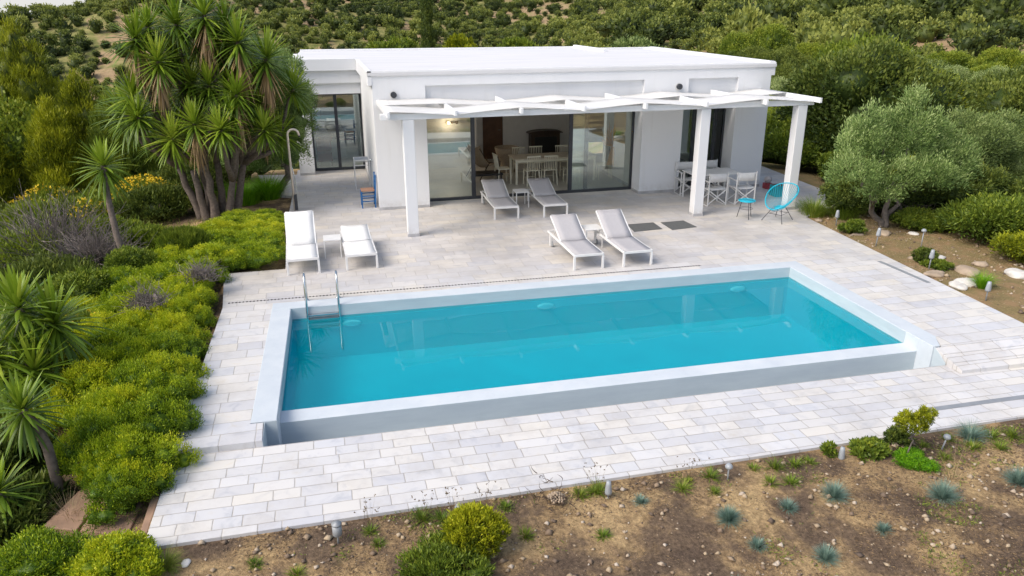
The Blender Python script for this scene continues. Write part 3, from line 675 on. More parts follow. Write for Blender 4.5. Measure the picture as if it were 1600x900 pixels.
director_chair((11.50, 9.66, 0), R(184), 'white folding canvas chair behind the patio table before the narrow glass door')

# turquoise round chair and stool
t = empty('round_cord_chair', (11.62, 6.42, 0), 'turquoise woven cord chair with a round egg shaped seat on thin metal legs', 'chair', None, R(-62))
def ringpts(n=40):
    pts = []
    for k in range(n):
        a = 2*math.pi*k/n; u = math.sin(a); v = math.cos(a)   # v=+1 top of back, -1 front lip
        w = .36*u*(1+.12*v); 
        y = .40*v; z = .60+.26*v+.03*(1-v*v)
        pts.append(Vector((w, y*-1*-1, z)))
    return pts
rp = ringpts(); cen = Vector((0, -.03, .33))
MB().tube(rp, .014, 8, closed=True).build('rim', M['turquoise'], t, smooth=True)
m = MB(); hub = [cen + Vector((.09*math.sin(2*math.pi*k/40), .11*math.cos(2*math.pi*k/40), 0.02*math.cos(2*math.pi*k/40))) for k in range(40)]
m.tube(hub, .008, 6, closed=True)
for k in range(40):
    a, b = rp[k], hub[k]; mid = a.lerp(b, .5) + Vector((0, 0, -.05)) + (b-a).cross(Vector((0,0,1)))*0
    m.tube([a, a.lerp(b, .3)+Vector((0,0,-.045)), a.lerp(b, .65)+Vector((0,0,-.05)), b], .0045, 4)
for k in range(0, 20): m.tube([hub[k], hub[(40-k) % 40]], .0045, 4)
m.build('woven_cords', M['turquoise'], t, smooth=True)
for (x, y) in ((-.26, -.30), (.26, -.30), (-.22, .26), (.22, .26)):
    MB().tube([(x*.45, y*.45, .31), (x*1.05, y*1.05, .0)], .008, 8).build('leg', M['grey_metal'], t, smooth=True)
m = MB(); m.tube([(-.16, -.2, .18), (.16, -.2, .18), (.14, .17, .18), (-.14, .17, .18)], .006, 6, closed=True); m.build('leg_ring', M['grey_metal'], t)
t = empty('round_cord_stool', (10.95, 6.82, 0), 'small round turquoise woven stool beside the egg shaped chair', 'stool')
m = MB(); m.tube([(.2*math.cos(a), .2*math.sin(a), .44) for a in np.linspace(0, 2*math.pi, 33)[:-1]], .012, 8, closed=True); m.build('rim', M['turquoise'], t, smooth=True)
m = MB(); m.lathe([(.002, .43), (.192, .436), (.192, .441), (.002, .436)], (0,0,0), 32); m.build('seat', M['turquoise'], t, smooth=True)
for k in range(3):
    a = R(-100+120*k); MB().tube([(.12*math.cos(a), .12*math.sin(a), .43), (.21*math.cos(a), .21*math.sin(a), 0)], .008, 8).build('leg', M['grey_metal'], t, smooth=True)
m = MB(); m.tube([(.15*math.cos(a), .15*math.sin(a), .24) for a in np.linspace(0, 2*math.pi, 25)[:-1]], .005, 6, closed=True); m.build('leg_ring', M['grey_metal'], t)

# pots and lantern by the right wall
t = empty('lantern', (13.28, 9.62, 0), 'small red lantern with a frosted globe on the paving at the villa corner', 'lantern')
MB().box(-.10, .10, -.10, .10, 0, .16).build('base', M['red_paint'], t, bevel=.01)
MB().lathe([(.05, .16), (.10, .20), (.115, .26), (.10, .32), (.05, .36), (.0, .37)], (0,0,0), 16).build('globe', M['grey_lantern'], t, smooth=True)
t = empty('flower_pot', (13.05, 8.72, 0), 'square turquoise pot standing behind the egg shaped chair', 'pot')
MB().prism([(-.17,-.17),(.17,-.17),(.17,.17),(-.17,.17)], 0, .30).build('pot_body', M['turquoise_pot'], t, bevel=.012)
MB().box(-.15, .15, -.15, .15, .27, .304).build('soil', M['twig'], t)

# blue chair, tall table, shower
t = empty('wooden_chair', (1.92, 10.42, 0), 'blue painted wooden chair with woven seat against the white side wall', 'chair', None, R(90))
w2 = .19
for sx in (-1, 1):
    MB().box(sx*w2-.018, sx*w2+.018, .16, .196, 0, .44).build('leg', M['blue_paint'], t, bevel=.004)
    MB().beam((sx*w2, -.16, 0), (sx*w2, -.20, .88), .036, .036).build('back_post', M['blue_paint'], t, bevel=.004)
m = MB()
for z in (.14, .28):
    m.beam((-w2, .178, z), (w2, .178, z), .02, .025); m.beam((-w2, -.17, z+.02), (w2, -.17, z+.02), .02, .025)
    for sx in (-1, 1): m.beam((sx*w2, -.17, z+.04), (sx*w2, .178, z+.04), .02, .025)
m.box(-w2, w2, .165, .19, .40, .44)
m.build('rung', M['blue_paint'], t)
m = MB()
for z in (.58, .70, .82): m.beam((-w2, -.185-.03*(z-.5), z), (w2, -.185-.03*(z-.5), z), .02, .055)
m.build('back_slat', M['blue_paint'], t, bevel=.003)
MB().box(-w2+.005, w2-.005, -.16, .19, .44, .47).build('seat', M['rush'], t, bevel=.01)
t = empty('drying_rack', (1.92, 12.7, 0), 'tall white metal tray stand by the side wing glass door', 'stand')
m = MB()
for z in (.86, .72):
    for a, b in (((-.22,-.28),(.2,-.28)), ((.2,-.28),(.2,.28)), ((.2,.28),(-.22,.28)), ((-.22,.28),(-.22,-.28))): m.beam((*a, z), (*b, z), .02, .02)
for a in ((-.22,-.28),(.2,-.28),(.2,.28),(-.22,.28)): m.beam((*a, 0), (*a, .86), .016, .016)
m.beam((-.22,-.28,.01), (.2,-.28,.01), .014, .014); m.build('frame', M['white_metal'], t)
MB().box(-.20, .18, -.26, .26, .845, .855).build('tray', plain('grey_tray', (.30,.33,.38), .3), t)
t = empty('garden_shower', (.02, 10.45, 0), 'tall bronze garden shower with a hooked pipe at the hedge corner', 'shower')
p = [(0, 0, 0), (.0, 0, 1.0), (.0, 0, 1.95)] + [(.0+.14-.14*math.cos(a), 0, 1.95+.14*math.sin(a)) for a in np.linspace(.3, 2.6, 9)] + [(.285, 0, 1.93)]
MB().tube(p, .03, 12).build('pipe', M['champagne'], t, smooth=True)
MB().tube([(.285, 0, 1.95), (.29, 0, 1.90)], [.022, .03], 10).build('shower_head', M['grey_metal'], t, smooth=True)
MB().tube([(.03, -.01, 1.15), (.07, -.02, .9), (.09, -.02, .7), (.10, 0, .45), (.06, 0, .42)], .009, 8).build('hose', M['steel'], t, smooth=True)
MB().box(.0, .08, -.04, .04, .02, .42).build('valve_box', M['grey_metal'], t, bevel=.01)

# ------------------------------------------------------------ path lights
def path_light(loc, h, style, label, tilt=0):
    t = empty('path_light', loc, label, 'garden light', 'garden lights along the terrace edge'); t.rotation_euler = (0, R(tilt), 0)
    MB().tube([(0,0,-.06), (0,0,h)], .012, 8).build('post', M['lampgrey'], t, smooth=True)
    if style == 'dome': MB().lathe([(.018, h-.03), (.05, h-.005), (.055, h+.015), (.035, h+.045), (.0, h+.055)], (0,0,0), 18).build('lamp_head', M['lampglass'], t, smooth=True)
    elif style == 'cone': MB().lathe([(.045, h-.13), (.05, h-.10), (.038, h), (.03, h+.05), (.0, h+.055)], (0,0,0), 18).build('lamp_head', M['lampglass'], t, smooth=True)
    else:
        MB().lathe([(.05, h-.10), (.058, h-.09), (.058, h+.03), (.0, h+.03)], (0,0,0), 20).build('lamp_head', M['lampgrey'], t, smooth=True)
        MB().lathe([(.052, h+.03), (.062, h+.04), (.062, h+.055), (.0, h+.075)], (0,0,0), 20).build('cap', M['lampgrey'], t, smooth=True)
    return t
for (x, y, h, st, lab, tl) in (
    (.66, -2.83, .24, 'spot', 'grey capped spot light in the bare soil nearest the front left terrace corner', 0),
    (3.66, -2.78, .20, 'cone', 'white conical garden light in the soil before the middle of the front edge', 0),
    (5.15, -2.80, .20, 'dome', 'pale domed garden light in the soil right of the conical one', 0),
    (6.73, -2.74, .13, 'cone', 'short white garden light at the terrace edge beside a low green weed', 0),
    (8.08, -2.88, .20, 'dome', 'leaning double headed garden light right of the small yellow green tree', 14),
    (1.96, -2.66, .09, 'dome', 'low pale garden light peeping over the edge behind the yellow green bush', 0),
    (12.75, 5.72, .33, 'cone', 'pale garden light in the dry bed right of the egg shaped chair', 0),
    (12.55, 4.05, .36, 'cone', 'slim pale garden light at the middle of the right terrace edge', 4),
    (12.50, 2.42, .36, 'cone', 'slim pale garden light among white stones at the right terrace edge', 3),
    (13.35, 3.62, .42, 'dome', 'mushroom shaped garden light standing before the olive tree mound', 0),
    (12.22, .72, .30, 'cone', 'turquoise topped garden light beside the yellow green seedling at the far right', 0)):
    if y < -2: x, y = settle(x, y); h *= .9
    pl_ = path_light((x, y, gz(x, y)), h, st, lab, tl)
    if y < -2: pl_.scale = (.82, .82, .9)

# ------------------------------------------------------------ indoor furniture seen through the glass
G0 = .012
t = empty('dining_table', (7.5, 12.3, G0), 'long pale wooden dining table with white legs inside the living room', 'table')
MB().box(-1.2, 1.35, -.42, .42, .72, .755).build('table_top', M['tabletop'], t, bevel=.005); MB().box(-1.12, 1.27, -.36, .36, .64, .72).build('apron', M['cream_wood'], t)
for sx in (-1.14, 1.29):
    for sy in (-1, 1): MB().box(sx-.03, sx+.03, sy*.36-.03, sy*.36+.03, 0, .719).build('leg', M['cream_wood'], t)
def dining_chair(loc, rz, label):
    t = empty('dining_chair', loc, label, 'chair', 'cream slatted dining chairs', rz)
    MB().box(-.21, .21, -.2, .2, .435, .46).build('seat', M['cream_wood'], t, bevel=.008)
    for sx in (-1, 1):
        MB().beam((sx*.19, .18, 0), (sx*.18, .17, .435), .028, .028).build('leg', M['cream_wood'], t)
        MB().beam((sx*.2, -.23, 0), (sx*.18, -.18, .435), .028, .028).build('leg', M['cream_wood'], t)
    b = MB()
    for k in range(8):
        x = -.18+.36*k/7; b.beam((x, -.185, .46), (x*1.06, -.25, .86), .014, .014)
    b.build('spindles', M['cream_wood'], t)
    MB().beam((-.21, -.25, .87), (.21, -.25, .87), .022, .035).build('top_rail', M['cream_wood'], t)
    MB().beam((-.19, .175, .2), (.19, .175, .2), .016, .016).build('stretcher', M['cream_wood'], t)
    return t
for x, y, a, lab in ((6.78, 11.82, 2, 'cream slatted dining chair on the near side of the long table, left of three'), (7.32, 11.80, -2, 'cream slatted dining chair on the near side of the long table, middle of three'), (8.02, 11.82, 0, 'cream slatted dining chair on the near side of the long table, nearest the sliding glass'),
                (6.02, 12.25, -84, 'cream slatted dining chair at the left head of the long table'), (6.75, 12.95, 180, 'cream slatted dining chair behind the long table, furthest left'), (7.30, 12.98, 178, 'cream slatted dining chair behind the long table, before the stove'), (8.15, 12.95, 182, 'cream slatted dining chair behind the long table, furthest right'),
                (9.15, 12.1, 80, 'cream slatted dining chair seen through the reflecting glass pane')):
    dining_chair((x, y, G0), R(a), lab)
t = empty('stove', (8.40, 16.0, G0), 'dark arched wood burning stove set against the far white wall', 'stove')
m = MB(); m.prism([(-.52, -.2), (.52, -.2), (.52, .19), (-.52, .19)], .1, .86); m.build('stove_body', M['darkwood'], t, bevel=.02)
m = MB(); arc = [(.62*math.cos(a), .86+.10*math.sin(a)) for a in np.linspace(math.pi, 0, 13)]
vs = [(x, -.24, z) for x, z in arc]+[(x, .19, z) for x, z in arc]; n = len(arc)
m.add(vs, [tuple(range(n)), tuple(range(2*n-1, n-1, -1))]+[(i, n+i, n+(i+1) % n, (i+1) % n) for i in range(n)]); m.build('mantel', M['darkwood'], t)
MB().box(-.40, .40, -.215, -.201, .22, .74).build('firebox_glass', M['black'], t, bevel=.004)
t = empty('wall_lamp', (4.95, 14.9, 1.5), 'small lit wall lamp glowing warm on the wall behind the left glass pane', 'lamp')
MB().tube([(0, -.12, 0), (0, 0, 0)], .03, 10).build('bracket', M['darkwood'], t); MB().tube([(-.14, -.12, 0), (.14, -.12, 0)], .012, 8).build('arm', M['darkwood'], t)
em = NT('warm_bulb'); em.b.inputs['Emission Color'].default_value = (1, .62, .25, 1); em.b.inputs['Emission Strength'].default_value = 3; em.col((1, .8, .5))
MB().lathe([(.0, -.05), (.045, -.02), (.05, .02), (.0, .05)], (-.12, -.14, 0), 12).build('bulb', em.m, t, smooth=True)
MB().lathe([(.02, -.05), (.06, .0), (.055, .05), (.0, .055)], (.15, -.14, 0), 12).build('lamp_shade', M['darkwood'], t, smooth=True)
ld = bpy.data.lights.new('bulb_light', 'POINT'); ld.energy = 5; ld.color = (1, .80, .58); ld.shadow_soft_size = .06
lo = bpy.data.objects.new('bulb_light', ld); C.objects.link(lo); lo.parent = t; lo.location = (-.12, -.26, 0)
def sling_chair(loc, rz, mat, label):
    t = empty('lounge_chair', loc, label, 'lounge chair', None, rz)
    vs = []; prof = [(.38, .36), (.15, .33), (-.1, .30), (-.25, .42), (-.36, .66), (-.44, .95)]
    for (y, z) in prof:
        for k in range(7):
            u = (k-3)/3; vs.append((.33*u*(1-.15*(z-.3)), y+.05*u*u, z+.09*u*u))
    o = MB().add(vs, [(i*7+k, i*7+k+1, i*7+k+8, i*7+k+7) for i in range(5) for k in range(6)]).build('sling_seat', mat, t, smooth=True); o.modifiers.new('t', 'SOLIDIFY').thickness = .02
    for s in (-1, 1):
        MB().tube([(s*.33, .42, 0), (s*.33, .36, .42), (s*.33, -.1, .50), (s*.3, -.42, .95)], .014, 8).build('frame', M['darkwood'], t, smooth=True)
        MB().tube([(s*.33, -.45, 0), (s*.33, -.05, .48)], .014, 8).build('leg', M['darkwood'], t, smooth=True)
    return t
sling_chair((5.65, 13.3, G0), R(-60), M['cane'], 'brown cane lounge chair with dark cushion inside the open door')
t = empty('basket_chair', (6.55, 13.9, G0), 'woven basket chair with pale cushion left of the dining table', 'chair')
MB().lathe([(.30, .0), (.24, .1), (.20, .3), (.34, .55), (.40, .78), (.37, .78), (.30, .55), (.0, .4)], (0,0,0), 24).build('basket_body', M['cane'], t, smooth=True)
MB().lathe([(.0, .44), (.3, .50), (.31, .58), (.0, .62)], (0,0,0), 20).build('cushion', M['canvas'], t, smooth=True)
t = empty('coffee_table', (5.52, 12.3, G0), 'low black coffee table inside the open glass door', 'table')
MB().box(-.45, .45, -.28, .28, .28, .34).build('table_top', M['black'], t, bevel=.01)
for sx in (-1, 1):
    for sy in (-1, 1): MB().box(sx*.4-.02, sx*.4+.02, sy*.24-.02, sy*.24+.02, 0, .28).build('leg', M['black'], t)
t = empty('dried_palm', (9.22, 11.55, .95), 'big ochre dried palm leaf hung on the wall inside the right glass pane', 'decoration', None, R(-50))
m = MB()
rnd = random.Random(3)
for k in range(13):
    a = R(95 + (k-4)*8.5); ln = .55+.25*rnd.random(); y, z = math.cos(a), math.sin(a)
    b = Vector((0, .0, .12)); tip = b+Vector((-.03-.04*rnd.random(), y*ln, z*ln)); s = Vector((0, -z, y))*.035; mid = b.lerp(tip, .6)+Vector((-.05, 0, 0))
    m.add([b, mid+s, tip, mid-s, mid+Vector((.012,0,0))], [(0,1,2,4), (0,4,2,3)])
m.build('palm_leaf', M['dryfrond'], t)
m = MB(); m.tube([(0, -.12, -.42), (0, -.06, -.15), (0, 0, .12)], [.11, .09, .05], 10); m.build('leaf_sheath', M['dryfrond'], t)
t = empty('wall_speaker', (9.42, 12.35, .80), 'small dark oval object on the wall beside the dried palm leaf', 'decoration')
MB().lathe([(.0, -.13), (.02, -.1), (.025, .0), (.02, .1), (.0, .13)], (0,0,0), 14).build('shell', M['grey_metal'], t, smooth=True)
# side wing room
t = empty('bed', (1.35, 17.9, G0), 'low white bed with terracotta cushions behind the side wing glass', 'bed')
MB().box(-.7, .7, -.9, .9, .1, .5).build('mattress', M['canvas'], t, bevel=.05); MB().box(-.72, .72, .86, .95, 0, 1.0).build('headboard', M['darkwood'], t)
for x in (-.38, .36): MB().box(x-.25, x+.25, .45, .75, .5, .68).build('cushion', M['terracotta'], t, bevel=.05)
t = empty('armchair', (.9, 16.5, G0), 'terracotta armchair just inside the side wing glass door', 'armchair')
MB().box(-.25, .25, -.25, .25, .15, .42).build('seat', M['terracotta'], t, bevel=.03); MB().box(-.25, .25, .18, .28, .42, .85).build('backrest', M['terracotta'], t, bevel=.03)
for sx in (-1, 1):
    for sy in (-1, 1): MB().box(sx*.2-.02, sx*.2+.02, sy*.2-.02, sy*.2+.02, 0, .15).build('leg', M['darkwood'], t)
t = empty('bedroom_chair', (11.55, 12.3, G0), 'grey upholstered chair behind the narrow glass door', 'chair')
MB().box(-.3, .3, -.3, .3, .3, .45).build('seat', M['grey_metal'], t, bevel=.03); MB().box(-.3, .3, .25, .33, .45, 1.0).build('backrest', M['grey_metal'], t, bevel=.03)
for sx in (-1, 1):
    for sy in (-1, 1): MB().box(sx*.26-.02, sx*.26+.02, sy*.26-.02, sy*.26+.02, 0, .3).build('leg', M['grey_metal'], t)

# ------------------------------------------------------------ foliage tools
def unit(v): return v/np.maximum(np.linalg.norm(v, axis=-1, keepdims=True), 1e-9)
def leaves(rng, pos, d, Ln, Wd, tint):
    n = len(pos); d = unit(d); s = unit(np.cross(d, rng.normal(size=(n, 3)))); Ln = np.broadcast_to(Ln, n)[:, None]; Wd = np.broadcast_to(Wd, n)[:, None]
    v = np.stack([pos, pos+d*Ln*.5+s*Wd*.5, pos+d*Ln, pos+d*Ln*.5-s*Wd*.5], 1).reshape(-1, 3)
    return v, np.arange(n*4).reshape(n, 4), np.repeat(tint, 4)
def lump(c, r, nu=12, nv=7, seed=0, amp=.26, scale=1.0, tint=.3):
    th = np.linspace(0, 2*np.pi, nu, endpoint=False); ph = np.linspace(.12, np.pi-.35, nv)
    T, Pn = np.meshgrid(th, ph); d = np.stack([np.sin(Pn)*np.cos(T), np.sin(Pn)*np.sin(T), np.cos(Pn)], -1).reshape(-1, 3)
    rng = np.random.default_rng(seed); k = 1+amp*(rng.random(len(d))-.5)*2
    v = np.array(c)+d*np.array(r)*k[:, None]*scale
    I = np.arange(nu*nv).reshape(nv, nu); J = np.roll(I, -1, 1)
    f = np.stack([I[:-1], I[1:], J[1:], J[:-1]], -1).reshape(-1, 4)
    top = len(v); v = np.vstack([v, np.array(c)+np.array([0, 0, r[2]*scale])])
    f2 = np.stack([np.full(nu, top), I[0], J[0], J[0]], -1)[:, :3]
    return v, f, f2, tint+rng.normal(size=len(v))*.16
def lobes_dome(rng, n, R0, H, spread=.6, small=.5):
    """random lobes making a mounded dome: returns list (c, r)"""
    out = [((0, 0, H*.42), (R0*.72, R0*.72, H*.52))]
    for i in range(n):
        a = rng.uniform(0, 2*np.pi); q = spread*np.sqrt(rng.random()); x, y = R0*q*np.cos(a), R0*q*np.sin(a)
        s = rng.uniform(.7, 1.15)*small; z = H*(1-.55*q*q)-s*H*.55
        out.append(((x, y, max(z, s*H*.3)), (R0*s, R0*s, H*s*.62)))
    return out
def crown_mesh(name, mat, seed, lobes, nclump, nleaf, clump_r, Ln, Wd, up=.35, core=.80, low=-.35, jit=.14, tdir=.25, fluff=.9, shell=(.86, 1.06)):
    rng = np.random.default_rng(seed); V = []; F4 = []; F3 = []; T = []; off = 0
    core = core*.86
    def push(v, f4, t, f3=None):
        nonlocal off
        V.append(v); F4.append(f4+off); T.append(t)
        if f3 is not None: F3.append(f3+off)
        off += len(v)
    if core:
        for i, (c, r) in enumerate(lobes):
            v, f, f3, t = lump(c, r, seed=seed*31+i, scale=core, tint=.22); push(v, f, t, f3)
    w = np.array([r[0]*r[1]+r[0]*r[2]*2 for c, r in lobes]); w = w/w.sum()
    li = rng.choice(len(lobes), nclump, p=w)
    d = rng.normal(size=(nclump*3, 3)); d = unit(d); d = d[d[:, 2] > low][:nclump]; m = len(d); li = li[:m]
    c = np.array([lobes[i][0] for i in li]); r = np.array([lobes[i][1] for i in li])
    cp = c+d*r*rng.uniform(shell[0], shell[1], (m, 1))
    # drop clumps buried in other lobes
    keep = np.ones(m, bool)
    for (lc, lr) in lobes: keep &= (((cp-np.array(lc))/np.array(lr))**2).sum(1) > .62
    cp, d = cp[keep], d[keep]; m = len(cp)
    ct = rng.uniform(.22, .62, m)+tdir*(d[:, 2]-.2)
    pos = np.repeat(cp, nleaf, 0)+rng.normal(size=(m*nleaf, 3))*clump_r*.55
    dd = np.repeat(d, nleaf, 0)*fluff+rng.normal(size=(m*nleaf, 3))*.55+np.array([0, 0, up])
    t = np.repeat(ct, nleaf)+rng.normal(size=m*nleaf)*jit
    v, f, tt = leaves(rng, pos, dd, Ln*rng.uniform(.7, 1.25, m*nleaf), Wd, t); push(v, f, tt)
    return np.vstack(V), ([np.vstack(F4)] + ([np.vstack(F3)] if F3 else [])), np.concatenate(T), mat, name
def mk(cm, parent=None, loc=None, name=None):
    v, f, t, mat, nm = cm
    return npmesh(name or nm, v, f, mat, parent, t, loc=loc)
def limbs(name, mat, parent, paths, n=8):
    mb = MB()
    for pts, rad in paths: mb.tube(pts, rad, n)
    return mb.build(name, mat, parent, smooth=True)
def crooked(rng, a, b, n=6, j=.08):
    a = np.array(a, float); b = np.array(b, float); L_ = np.linalg.norm(b-a)
    return [tuple(a+(b-a)*k/n+(rng.normal(size=3)*j*L_*(0 if k in (0, n) else 1))) for k in range(n+1)]
def place(o, x, y, z=None, rz=0, s=1, sz=None):
    o.location = (x, y, gz(x, y) if z is None else z); o.rotation_euler = (0, 0, rz); o.scale = (s, s, sz or s); return o

# ------------------------------------------------------------ hedge shrubs left of the terrace
HG_L = 'bright green hedge shrubs along the left terrace edge'
hed = []
for k in range(5):
    rng = np.random.default_rng(100+k)
    lob = lobes_dome(rng, 16, .55, .62, .95, .30)
    t = empty('hedge_shrub', (0, 0, 0), 'bright green mounded shrub in the dense hedge along the left terrace edge', 'shrub', HG_L)
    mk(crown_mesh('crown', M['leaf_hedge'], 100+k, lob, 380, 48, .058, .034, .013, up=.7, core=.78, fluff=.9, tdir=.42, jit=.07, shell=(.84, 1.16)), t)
    limbs('trunk', M['twig'], t, [(crooked(rng, (0, 0, -.2), (.1, .05, .3)), [.03]*7)])
    hed.append(t)
rng = np.random.default_rng(5)
hp = []
for (cx, cy, s, h) in [(-1.62,-1.25,.85,.85),(-1.72,-1.75,.7,.7),(-1.95,-1.15,.75,.9),(-1.60,-.55,.85,.95),(-2.1,-.25,.85,1.0),(-1.7,.2,.85,.95),(-2.35,.45,1.0,1.1),(-1.75,.9,.8,.95),(-2.45,1.2,1.0,1.05),
    (-1.80,1.65,.8,.9),(-2.5,2.0,1.0,1.0),(-3.0,.9,.9,.9),(-1.85,2.35,.75,.9),(-2.6,2.75,.95,1.0),(-1.80,3.1,.75,.9),(-3.2,2.0,.9,.9),(-1.85,3.8,.8,.9),(-2.55,3.6,.95,1.0),(-3.2,3.3,.95,.9),(-1.95,4.5,.85,.9),(-2.7,4.5,1.0,1.0),(-3.4,4.4,.95,.85),
    (-1.6,5.2,.8,.8),(-2.3,5.4,1.0,.9),(-3.1,5.5,1.0,.9),(-.75,6.2,1.0,.75),(-1.55,6.1,1.05,.8),(-2.3,6.5,1.0,.8),(-.70,7.0,1.0,.75),(-1.5,7.1,1.1,.8),(-.72,7.9,1.0,.7),(-1.55,8.0,1.0,.75),(-2.4,7.5,1.0,.75),(-.72,8.8,.95,.6),(-1.5,8.9,1.0,.6),(-.65,9.6,.9,.5),(-1.3,9.8,.9,.5),(-2.3,8.5,.9,.6),(-3.2,6.8,.9,.7),(-2.0,-.9,.8,1.0),(-1.95,.55,.85,1.05),(-2.05,1.45,.85,1.05),(-2.1,2.7,.85,1.0),(-2.15,4.1,.85,.95),(-2.9,4.0,.85,.85),(-2.95,2.8,.85,.9),(-1.95,-.2,.8,1.05)]:
    if cy < 5 and cx > -2.0: cx += .16
    hp.append((cx+rng.normal()*.05, cy+rng.normal()*.05, s, h))
rows = {'next to the terrace edge': [i for i, p in enumerate(hp) if p[0] > -2.0 and p[1] < 5.6], 'in the outer row away from the terrace': [i for i, p in enumerate(hp) if -2.85 < p[0] <= -2.0 and p[1] < 5.6],
        'on the far left fringe of the hedge': [i for i, p in enumerate(hp) if p[0] <= -2.85], 'right against the white loungers': [i for i, p in enumerate(hp) if p[0] > -1.0 and p[1] > 5.6],
        'between the loungers and the yucca trees': [i for i, p in enumerate(hp) if -2.85 < p[0] <= -1.0 and p[1] >= 5.6]}
W1_ = 'first second third fourth fifth sixth seventh eighth ninth tenth eleventh twelfth thirteenth fourteenth fifteenth sixteenth seventeenth eighteenth nineteenth twentieth'.split()
W1_ += ['twenty-'+w for w in W1_[:9]]
ORD = [w+' from the camera' for w in W1_]
HLAB = {}
for rn, ids in rows.items():
    for q, i in enumerate(sorted(ids, key=lambda j: hp[j][1])): HLAB[i] = 'bright green hedge shrub ' + rn + ', ' + ORD[q]
for i, (x, y, s, h) in enumerate(hp):
    o = hed[i] if i < 5 else copy_tree(hed[int(rng.integers(5))])
    o['label'] = HLAB[i]
    zt = gz(x, y); zt = max(zt, -.28) if x > -2.6 else zt+.05
    place(o, x, y, zt-.06, rng.uniform(0, 6.28), s*1.08, h*1.18)

def shrub(name, label, cat, x, y, Rr, H, mat, seed, group=None, nc=500, nl=22, ll=.06, lwid=.025, z=None, core=.8, tshift=0, up=.4, nlob=8, stem=True, small=.45, tw='twig', **kw):
    if y < -2.2: x, y = settle(x, y)
    rng = np.random.default_rng(seed); t = empty(name, (x, y, (gz(x, y) if z is None else z)-.03), label, cat, group)
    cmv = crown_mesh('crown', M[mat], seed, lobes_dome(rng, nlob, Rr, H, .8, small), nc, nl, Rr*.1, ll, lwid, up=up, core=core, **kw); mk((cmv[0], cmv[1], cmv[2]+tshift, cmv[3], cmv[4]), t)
    if stem: limbs('trunk', M[tw], t, [(crooked(rng, (0, 0, -.1), (rng.normal()*.2*Rr, rng.normal()*.2*Rr, H*.7)), [.03*H+.012]*7) for _ in range(3)], 6)
    return t
shrub('yellow_green_shrub', 'bright yellow green bush at the bottom left corner below the brown slabs', 'shrub', -1.42, -2.98, .40, .52, 'leaf_hedge', 301, nc=900, nl=26, ll=.032, lwid=.014, tdir=.45, tshift=.25, nlob=14, small=.36)
shrub('round_shrub', 'larger mid green bush at the bottom edge left of the yellow green one', 'shrub', -2.12, -2.82, .55, .52, 'leaf_hedge', 302, nc=1100, nl=26, ll=.035, lwid=.013, nlob=16, small=.34)
shrub('round_shrub', 'green bush cut by the bottom left picture corner', 'shrub', -2.75, -2.9, .42, .42, 'leaf_hedge', 303, nc=800, nl=24, ll=.035, lwid=.013, nlob=12, small=.36)
shrub('juniper_bush', 'yellow green juniper bush standing in the soil at the bottom centre', 'shrub', 2.02, -3.28, .31, .46, 'leaf_pine', 304, nc=620, nl=26, ll=.045, lwid=.013, nlob=18, small=.27, shell=(.8, 1.3), up=.9, core=.6)
shrub('juniper_bush', 'low dark green juniper spreading in front of the upright yellow green one', 'shrub', 1.66, -3.66, .50, .26, 'leaf_mid', 305, nc=700, nl=24, ll=.05, lwid=.013, nlob=10, small=.36, up=.9, core=.6)
shrub('lime_cushion_plant', 'bright lime green cushion plant on the soil below the small tree', 'plant', 7.50, -3.0, .24, .09, 'lime', 306, nc=350, nl=22, ll=.025, lwid=.010, stem=False)
shrub('leafy_weed', 'low grey green leafy plant at the terrace edge left of the small tree', 'plant', 7.12, -2.70, .22, .13, 'leaf_mid', 307, nc=200, nl=16, ll=.06, lwid=.025, stem=False, core=.5)
shrub('leafy_weed', 'small dark green bushy weed at the foot of the small tree', 'plant', 7.62, -2.62, .14, .20, 'leaf_dark', 308, nc=160, nl=16, ll=.05, lwid=.02, stem=False, core=.5)
shrub('leafy_weed', 'upright green weed beside the short white garden light', 'plant', 6.65, -2.64, .09, .17, 'leaf_mid', 309, nc=90, nl=14, ll=.045, lwid=.015, stem=False, core=.4)
shrub('mounded_shrub', 'dark mounded shrub under the leaning young yucca', 'shrub', -3.05, 6.1, .55, .8, 'leaf_mid', 311, nc=600)
shrub('mounded_shrub', 'tall narrow green broom like shrub in the middle of the hedge', 'shrub', -2.15, 6.9, .42, .75, 'leaf_mid', 312, nc=600, ll=.16, lwid=.012, up=1.6)
shrub('mounded_shrub', 'mid green shrub before the grey dead bush', 'shrub', -3.75, 5.3, .6, .9, 'leaf_mid', 313, nc=600)

# ------------------------------------------------------------ yuccas
def rosette(seed, n=75, Ln=.62, Wd=.05, droop=.5, lo=-50, hi=86, segs=5):
    rng = np.random.default_rng(seed); V = []; F = []; T = []; off = 0
    for i in range(n):
        q = (i+.5)/n; el = np.radians(hi+(lo-hi)*q**.85+rng.normal()*6); az = i*2.399963+rng.normal()*.15
        L0 = Ln*(.75+.4*rng.random())*(1-.28*(1-q)); wd = Wd*rng.uniform(.75, 1.15)
        p = np.array([0, 0, .06-.16*q]); s = np.array([-np.sin(az), np.cos(az), 0]); e = el; pts = []
        for k in range(segs+1):
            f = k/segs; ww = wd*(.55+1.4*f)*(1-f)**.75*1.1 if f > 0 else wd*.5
            dr = np.array([np.cos(az)*np.cos(e), np.sin(az)*np.cos(e), np.sin(e)]); nrm = np.cross(dr, s)
            pts += [p-s*ww/2+nrm*ww*-.18, p, p+s*ww/2+nrm*ww*-.18]
            p = p+dr*L0/segs; e -= droop*(.25+.5*q)*np.cos(e)*(.35+f)*.55
        V.append(np.array(pts))
        for k in range(segs):
            b = off+3*k; F += [(b, b+1, b+4, b+3), (b+1, b+2, b+5, b+4)]
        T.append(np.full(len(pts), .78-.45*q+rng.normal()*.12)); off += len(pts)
    return np.vstack(V), np.array(F), np.concatenate(T)
